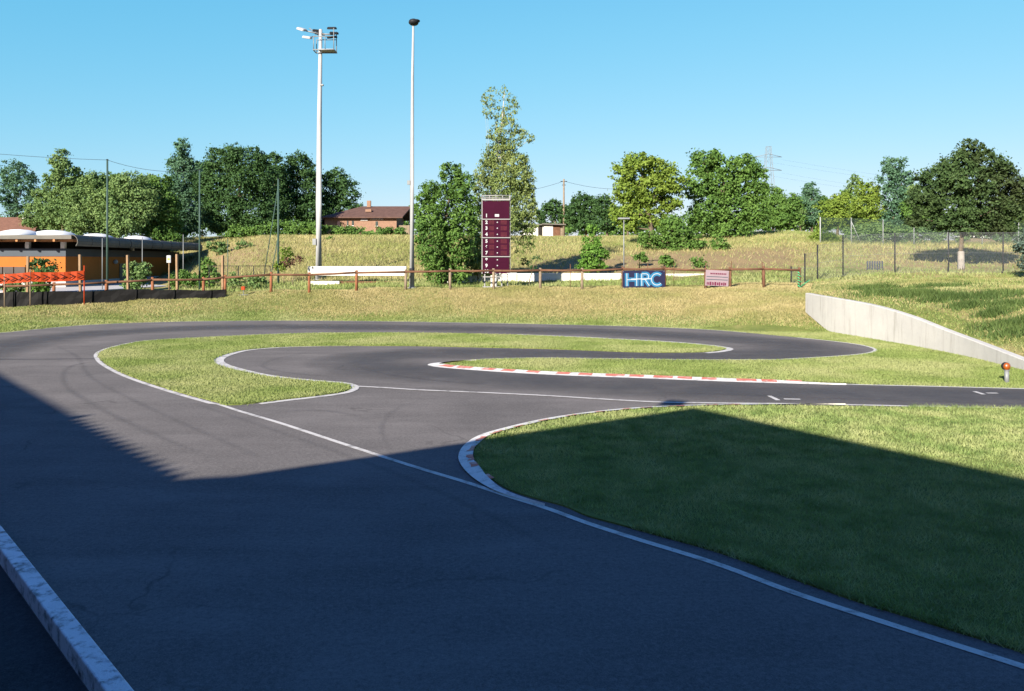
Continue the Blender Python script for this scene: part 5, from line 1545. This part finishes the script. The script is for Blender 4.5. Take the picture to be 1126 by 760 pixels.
YB = 44.85; k = YB / F
X, _, Z = ground_at(788, YB)
wb = thing('text_banner', 'pale pink banner with faint maroon print hung on the fence', 'banner', (X, YB, Z))
zt, zb_ = CAMH - (297.3 - HY) * k - Z, CAMH - (314.5 - HY) * k - Z
W = 25.5 * k; H = zt - zb_
wb.rotation_euler = (0, .045, 0)
mb = MB(); mb.bbox((0, 0, zb_ + H / 2), (W, .025, H), .004); pn = mb.build('panel', M['banner'], wb)
mb = MB()
rr = random.Random(4)
for z, h, d in ((.58, .035, 1), (.40, .035, 1)):
    mb.box((0, -.0165, zb_ + H * z), (W * .92, .008, H * h * 1.4))
mb.build('print_line', M['band'], pn)
mb = MB()
x = -W * .44
while x < W * .42:
    w = rr.uniform(.04, .09); hh = H * rr.uniform(.16, .24)
    mb.box((x + w / 2, -.0165, zb_ + H * .14), (w, .008, hh)); x += w + rr.uniform(.02, .05)
x = -W * .30
while x < W * .36:
    w = rr.uniform(.04, .09); mb.box((x + w / 2, -.0165, zb_ + H * .78), (w, .008, H * .09)); x += w + .03
mb.build('print_marks', M['maroon'], pn)

# thin iron stakes by the banners
for i, (x, yt, Y, lab) in enumerate([(776, 289, 46, 'thin rusty iron stake left of the pale pink banner'), (804, 288, 46, 'thin rusty iron stake right of the pale pink banner'), (838, 289, 46, 'thin rusty iron stake at the last bay of the rail fence'), (741, 290, 47, 'thin rusty iron stake between the two banners'), (712, 291, 47, 'thin rusty iron stake behind the navy banner'), (627, 291, 48, 'thin rusty iron stake left of the cone shaped young tree')]):
    X, Y, Z = ground_at(x, Y)
    h = CAMH - (yt - HY) * Y / F - Z
    mb = MB(); mb.tube([(0, 0, -.2), (.01, 0, h)], .022, 6); mb.tube([(.01, 0, h), (.01, 0, h + .03)], .035, 6)
    o = mb.build('iron_stake', M['wood']); o.location = (X, Y, Z); tag(o, lab, 'stake', 'iron stakes behind the fence')
# thin grey lamp in front of the big tree
X, Y, Z = ground_at(686, 57)
tl = thing('garden_lamp', 'thin grey post with a small flat lamp in front of the yellow green tree', 'lamp post', (X, Y, Z))
h = CAMH - (241 - HY) * 57 / F - Z
mb = MB(); mb.tube([(0, 0, -.1), (0, 0, h)], [.05, .035], 8); mb.build('pole', M['galv'], tl)
mb = MB(); mb.bbox((.0, 0, h + .05), (.85, .28, .11), .03); mb.build('lamp_head', M['galv'], tl)

# ------------------------------------------------------------------ wire fences at the right
def wire_fence(name, lab, posts, hgt, mat_post, mat_wire, cell, wr, braces=(), zoff=0.0):
    P = []
    for x, Y in posts:
        X, Y, Z = ground_at(x, Y); P.append((X, Y, Z))
    r0 = Vector(P[0])
    t = thing(name, lab, 'fence', tuple(r0))
    for i, p in enumerate(P):
        q = Vector(p) - r0
        h = hgt[i] if hasattr(hgt, '__len__') else hgt
        mb = MB(); mb.tube([q - Vector((0, 0, .2)), q + Vector((0, 0, h))], .045, 8); mb.build('post', mat_post, t)
        if i in braces:
            mb = MB(); mb.tube([q + Vector((.9, 0, 0)), q + Vector((0, -.03, h * .85))], .03, 6); mb.build('brace', mat_post, t)
    mb = MB()
    for i in range(len(P) - 1):
        a, b = Vector(P[i]) - r0, Vector(P[i + 1]) - r0
        ha = hgt[i] if hasattr(hgt, '__len__') else hgt; hb_ = hgt[i + 1] if hasattr(hgt, '__len__') else hgt
        L = (b - a).length; u = (b - a) / L
        h = min(ha, hb_) - .05
        def pt(s, z): return a + u * min(max(s, 0), L) + Vector((0, -.05, z + (ha - h) * 0))
        nn = int((L + h) / cell)
        side = Vector((-u.y, u.x, 0))
        for j in range(nn):
            s0 = j * cell
            for sgn in (0, 1):
                # diagonal wires clipped to the bay
                sA, zA = s0, 0.05; sB, zB = s0 - h, h
                if sA > L: zA += sA - L; sA = L
                if sB < 0: zB += sB; sB = 0
                if zB <= zA: continue
                if sgn: sA, sB = L - sA, L - sB
                p, q = pt(sA, zA), pt(sB, zB)
                w = Vector((0, 0, wr))
                mb.add([p - w + side * 0, q - w, q + w, p + w], [(0, 1, 2, 3)])
        for z in (.06, h * .5, h):
            mb.tube([pt(0, z), pt(L, z)], .006, 4, False)
    mb.build('netting', mat_wire, t)
    return t


wire_fence('chain_link_fence', 'dark wire mesh fence with slim posts in front of the deep green tree', [(870, 47.5), (885, 48), (899, 49), (927, 50), (984, 50.5), (1043, 50.5), (1103, 50.5), (1165, 50.5)], [1.0, 1.8, 2.2, 2.6, 2.6, 2.6, 2.6, 2.6], M['darksteel'], M['galv'], .09, .0034)
wire_fence('net_fence', 'taller green net fence on the upper terrace behind the deep green tree', [(902, 72), (936, 72), (971, 72), (1005, 72), (1042, 72), (1080, 72), (1120, 72), (1160, 72)], 2.35, M['whitesteel'], M['net'], .10, .010, braces=(1, 4))
# grey pallet leaning in the bank
X, Y, Z = ground_at(962, 54)
pl = thing('grey_panel', 'low grey slatted panel standing on the bank behind the wire fence', 'panel', (X, Y, Z))
mb = MB()
for q in np.linspace(-.5, .5, 7): mb.box((q, 0, .32), (.10, .03, .6))
mb.build('slats', M['band'], pl)
mb = MB(); mb.box((0, .035, .16), (1.1, .03, .07)); mb.box((0, .035, .5), (1.1, .03, .07)); mb.build('rail', M['wood_grey'], pl)

# ------------------------------------------------------------------ marker lamp post by the track
X, Y = gp(1107, 421); Z = 0
mp_ = thing('marker_post', 'short grey post with a round amber lamp beside the track at the right', 'marker', (X, Y, 0))
mb = MB(); mb.tube([(0, 0, -.05), (0, 0, .30)], [.055, .05], 12); mb.tube([(0, 0, .30), (0, 0, .315)], [.07, .07], 12); mb.build('post', M['galv'], mp_)
mb = MB(); mb.ellipsoid((0, 0, .40), (.085, .075, .095), 14, 10); mb.build('lamp', M['amber'], mp_)
mb = MB(); mb.tube([(0, .0, .40), (0, .07, .40)], [.098, .098], 14); mb.build('lamp_housing', M['darksteel'], mp_)

# ------------------------------------------------------------------ drivers' stand behind the camera, which throws the shade
EL = math.radians(24.0)
SD = Vector((.47, .883, 0)).normalized()
HR = 7.3
SH = SD * (HR / math.tan(EL))
def back_pt(x, y):
    g = gp(x, y); return (g[0] - SH.x, g[1] - SH.y)
m0, pk, r1 = back_pt(265, 523), back_pt(766, 450), back_pt(1126, 527)
l0, l1 = back_pt(0, 408), back_pt(215, 525)
rd = Vector((r1[0] - pk[0], r1[1] - pk[1])).normalized()
rend = (pk[0] + rd.x * 15, pk[1] + rd.y * 15)
ds = thing('drivers_stand', 'grey clad drivers stand with a flat roof, standing behind the viewpoint', 'building', (pk[0], pk[1], 0))
P1 = [(l1[0] + .05, l1[1] - .02), m0, pk, rend, (-2, -21), (-15.5, -19.5), (l1[0] - 6.7, l1[1] - 6.05)]
P1 = [(p[0] - pk[0], p[1] - pk[1]) for p in P1]
mb = MB(); mb.prism(grow(P1, -.35), 0, HR - .22); mb.build('wall', M['stand'], ds)
mb = MB(); mb.prism(P1, HR - .22, HR); mb.build('roof', M['roofgrey'], ds)
g_ = gp(741, 443.6); t_ = (HR + .92) / math.tan(EL)
fl = thing('roof_floodlight', 'boxy floodlight on a short bracket at the roof corner of the drivers stand', 'floodlight', (g_[0] - SD.x * t_, g_[1] - SD.y * t_, HR))
mb = MB(); mb.tube([(0, 0, -.02), (0, 0, .80)], .02, 6); mb.build('bracket', M['galv'], fl)
mb = MB(); mb.bbox((0, 0, .92), (.48, .24, .27), .03, rz=-.45); mb.build('lamp', M['darksteel'], fl)


ld = Vector((l0[0] - l1[0], l0[1] - l1[1])).normalized()
ln_ = Vector((-ld.y, ld.x))
if ln_.dot(SD) > 0: ln_ = -ln_                   # away from the track
gar = thing('garage_row', 'long low garage with a wavy sheet roof behind the viewpoint at the left', 'building', (l1[0], l1[1], 0))
L = 30.0
q0, q1 = Vector((0, 0)), ld * L
q0 = -ld * .4
poly = [tuple(q0 + ln_ * .3), tuple(q1 + ln_ * .3), tuple(q1 + ln_ * 9), tuple(q0 + ln_ * 9)]
mb = MB(); mb.prism(poly, 0, HR - .12); mb.build('wall', M['stand'], gar)
vs, fs = [], []
n = int(L / .05)
for i in range(n + 1):
    s = i * .05
    amp = .05 if s < 6.1 else .012
    z = HR - .04 + amp * (abs(((s / .34) % 1) - .5) * 4 - 1) + (.10 if 6.1 < s < 6.28 else 0)
    a = q0 + ld * s; b = a + ln_ * 9.3
    vs += [(a.x, a.y, z), (b.x, b.y, z), (b.x, b.y, z - .03), (a.x, a.y, z - .03)]
for i in range(n):
    for q in range(4): fs.append((i * 4 + q, i * 4 + (q + 1) % 4, i * 4 + 4 + (q + 1) % 4, i * 4 + 4 + q))
mb = MB(); mb.add(vs, fs); mb.build('roof_sheet', M['roofgrey'], gar)

wh = thing('sky_blocker', 'tall grey block added unseen behind the viewpoint to shut out sky', 'building', (-12, -34, 0))  # unseen block, added to cut sky light and deepen the foreground shade
mb = MB(); mb.box((0, 0, 7.2), (76, 14, 14.4)); mb.build('wall', M['stand'], wh)  # body of the added sky blocker
mb = MB(); mb.prism([(-38.6, -7.6), (38.6, -7.6), (38.6, 7.6), (-38.6, 7.6)], 14.4, 14.9); mb.build('roof', M['roofgrey'], wh)  # top of the added sky blocker

# ------------------------------------------------------------------ light
w = bpy.data.worlds.new('World'); SC.world = w; w.use_nodes = True
nt = w.node_tree; nt.nodes.clear()
sky = nt.nodes.new('ShaderNodeTexSky'); sky.sky_type = 'NISHITA'; sky.sun_disc = False
sky.sun_elevation = EL; sky.sun_rotation = math.atan2(-SD.x, -SD.y) % (2 * math.pi)
sky.altitude = 200; sky.air_density = 1.0; sky.dust_density = 0.6; sky.ozone_density = 1.5
bg = nt.nodes.new('ShaderNodeBackground'); bg.inputs[1].default_value = .05
out = nt.nodes.new('ShaderNodeOutputWorld')
# tone curve of the sky, one power per channel
sep = nt.nodes.new('ShaderNodeSeparateColor'); cmb = nt.nodes.new('ShaderNodeCombineColor')
nt.links.new(sky.outputs[0], sep.inputs[0])
for i, (ga, pw_) in enumerate(((.535, 1.1), (2.09, .45), (3.42, .28))):
    m1 = nt.nodes.new('ShaderNodeMath'); m1.operation = 'POWER'; m1.inputs[1].default_value = pw_
    m2 = nt.nodes.new('ShaderNodeMath'); m2.operation = 'MULTIPLY'; m2.inputs[1].default_value = ga
    nt.links.new(sep.outputs[i], m1.inputs[0]); nt.links.new(m1.outputs[0], m2.inputs[0]); nt.links.new(m2.outputs[0], cmb.inputs[i])
# deeper, less green blue towards the zenith
tcw = nt.nodes.new('ShaderNodeTexCoord'); sxyz = nt.nodes.new('ShaderNodeSeparateXYZ'); nt.links.new(tcw.outputs['Generated'], sxyz.inputs[0])
zr = nt.nodes.new('ShaderNodeMapRange'); zr.interpolation_type = 'SMOOTHSTEP'; zr.inputs[1].default_value = .26; zr.inputs[2].default_value = .70
nt.links.new(sxyz.outputs[2], zr.inputs[0])
zm = nt.nodes.new('ShaderNodeMix'); zm.data_type = 'RGBA'; zm.inputs[6].default_value = (1, 1, 1, 1); zm.inputs[7].default_value = (.88, .52, .95, 1)
nt.links.new(zr.outputs[0], zm.inputs[0])
zx = nt.nodes.new('ShaderNodeMix'); zx.data_type = 'RGBA'; zx.blend_type = 'MULTIPLY'; zx.inputs[0].default_value = 1
nt.links.new(cmb.outputs[0], zx.inputs[6]); nt.links.new(zm.outputs[2], zx.inputs[7]); nt.links.new(zx.outputs[2], bg.inputs[0]); nt.links.new(bg.outputs[0], out.inputs[0])
sun = bpy.data.lights.new('sun', 'SUN'); sun.energy = 4.6; sun.angle = math.radians(.5); sun.color = (1.0, .91, .76)
so = bpy.data.objects.new('sun', sun); COL.objects.link(so)
dirv = Vector((SD.x * math.cos(EL), SD.y * math.cos(EL), -math.sin(EL)))
so.rotation_euler = dirv.to_track_quat('-Z', 'Y').to_euler()
so.location = (-20, -30, 30)

# ------------------------------------------------------------------ camera
cam = bpy.data.cameras.new('camera'); co = bpy.data.objects.new('camera', cam); COL.objects.link(co)
co.location = (0, 0, CAMH); co.rotation_euler = (math.pi / 2, 0, 0)
cam.sensor_width = 36; cam.lens = 36 * F / 1126; cam.shift_y = (HY - 380) / 1126
cam.clip_start = .1; cam.clip_end = 4000
SC.camera = co
SC.view_settings.view_transform = 'Standard'
SC.view_settings.look = 'None'
SC.view_settings.exposure = 1.75
SC.view_settings.gamma = 1.0
SC.cycles.use_denoising = True
SC.cycles.max_bounces = 6
SC.cycles.transparent_max_bounces = 16
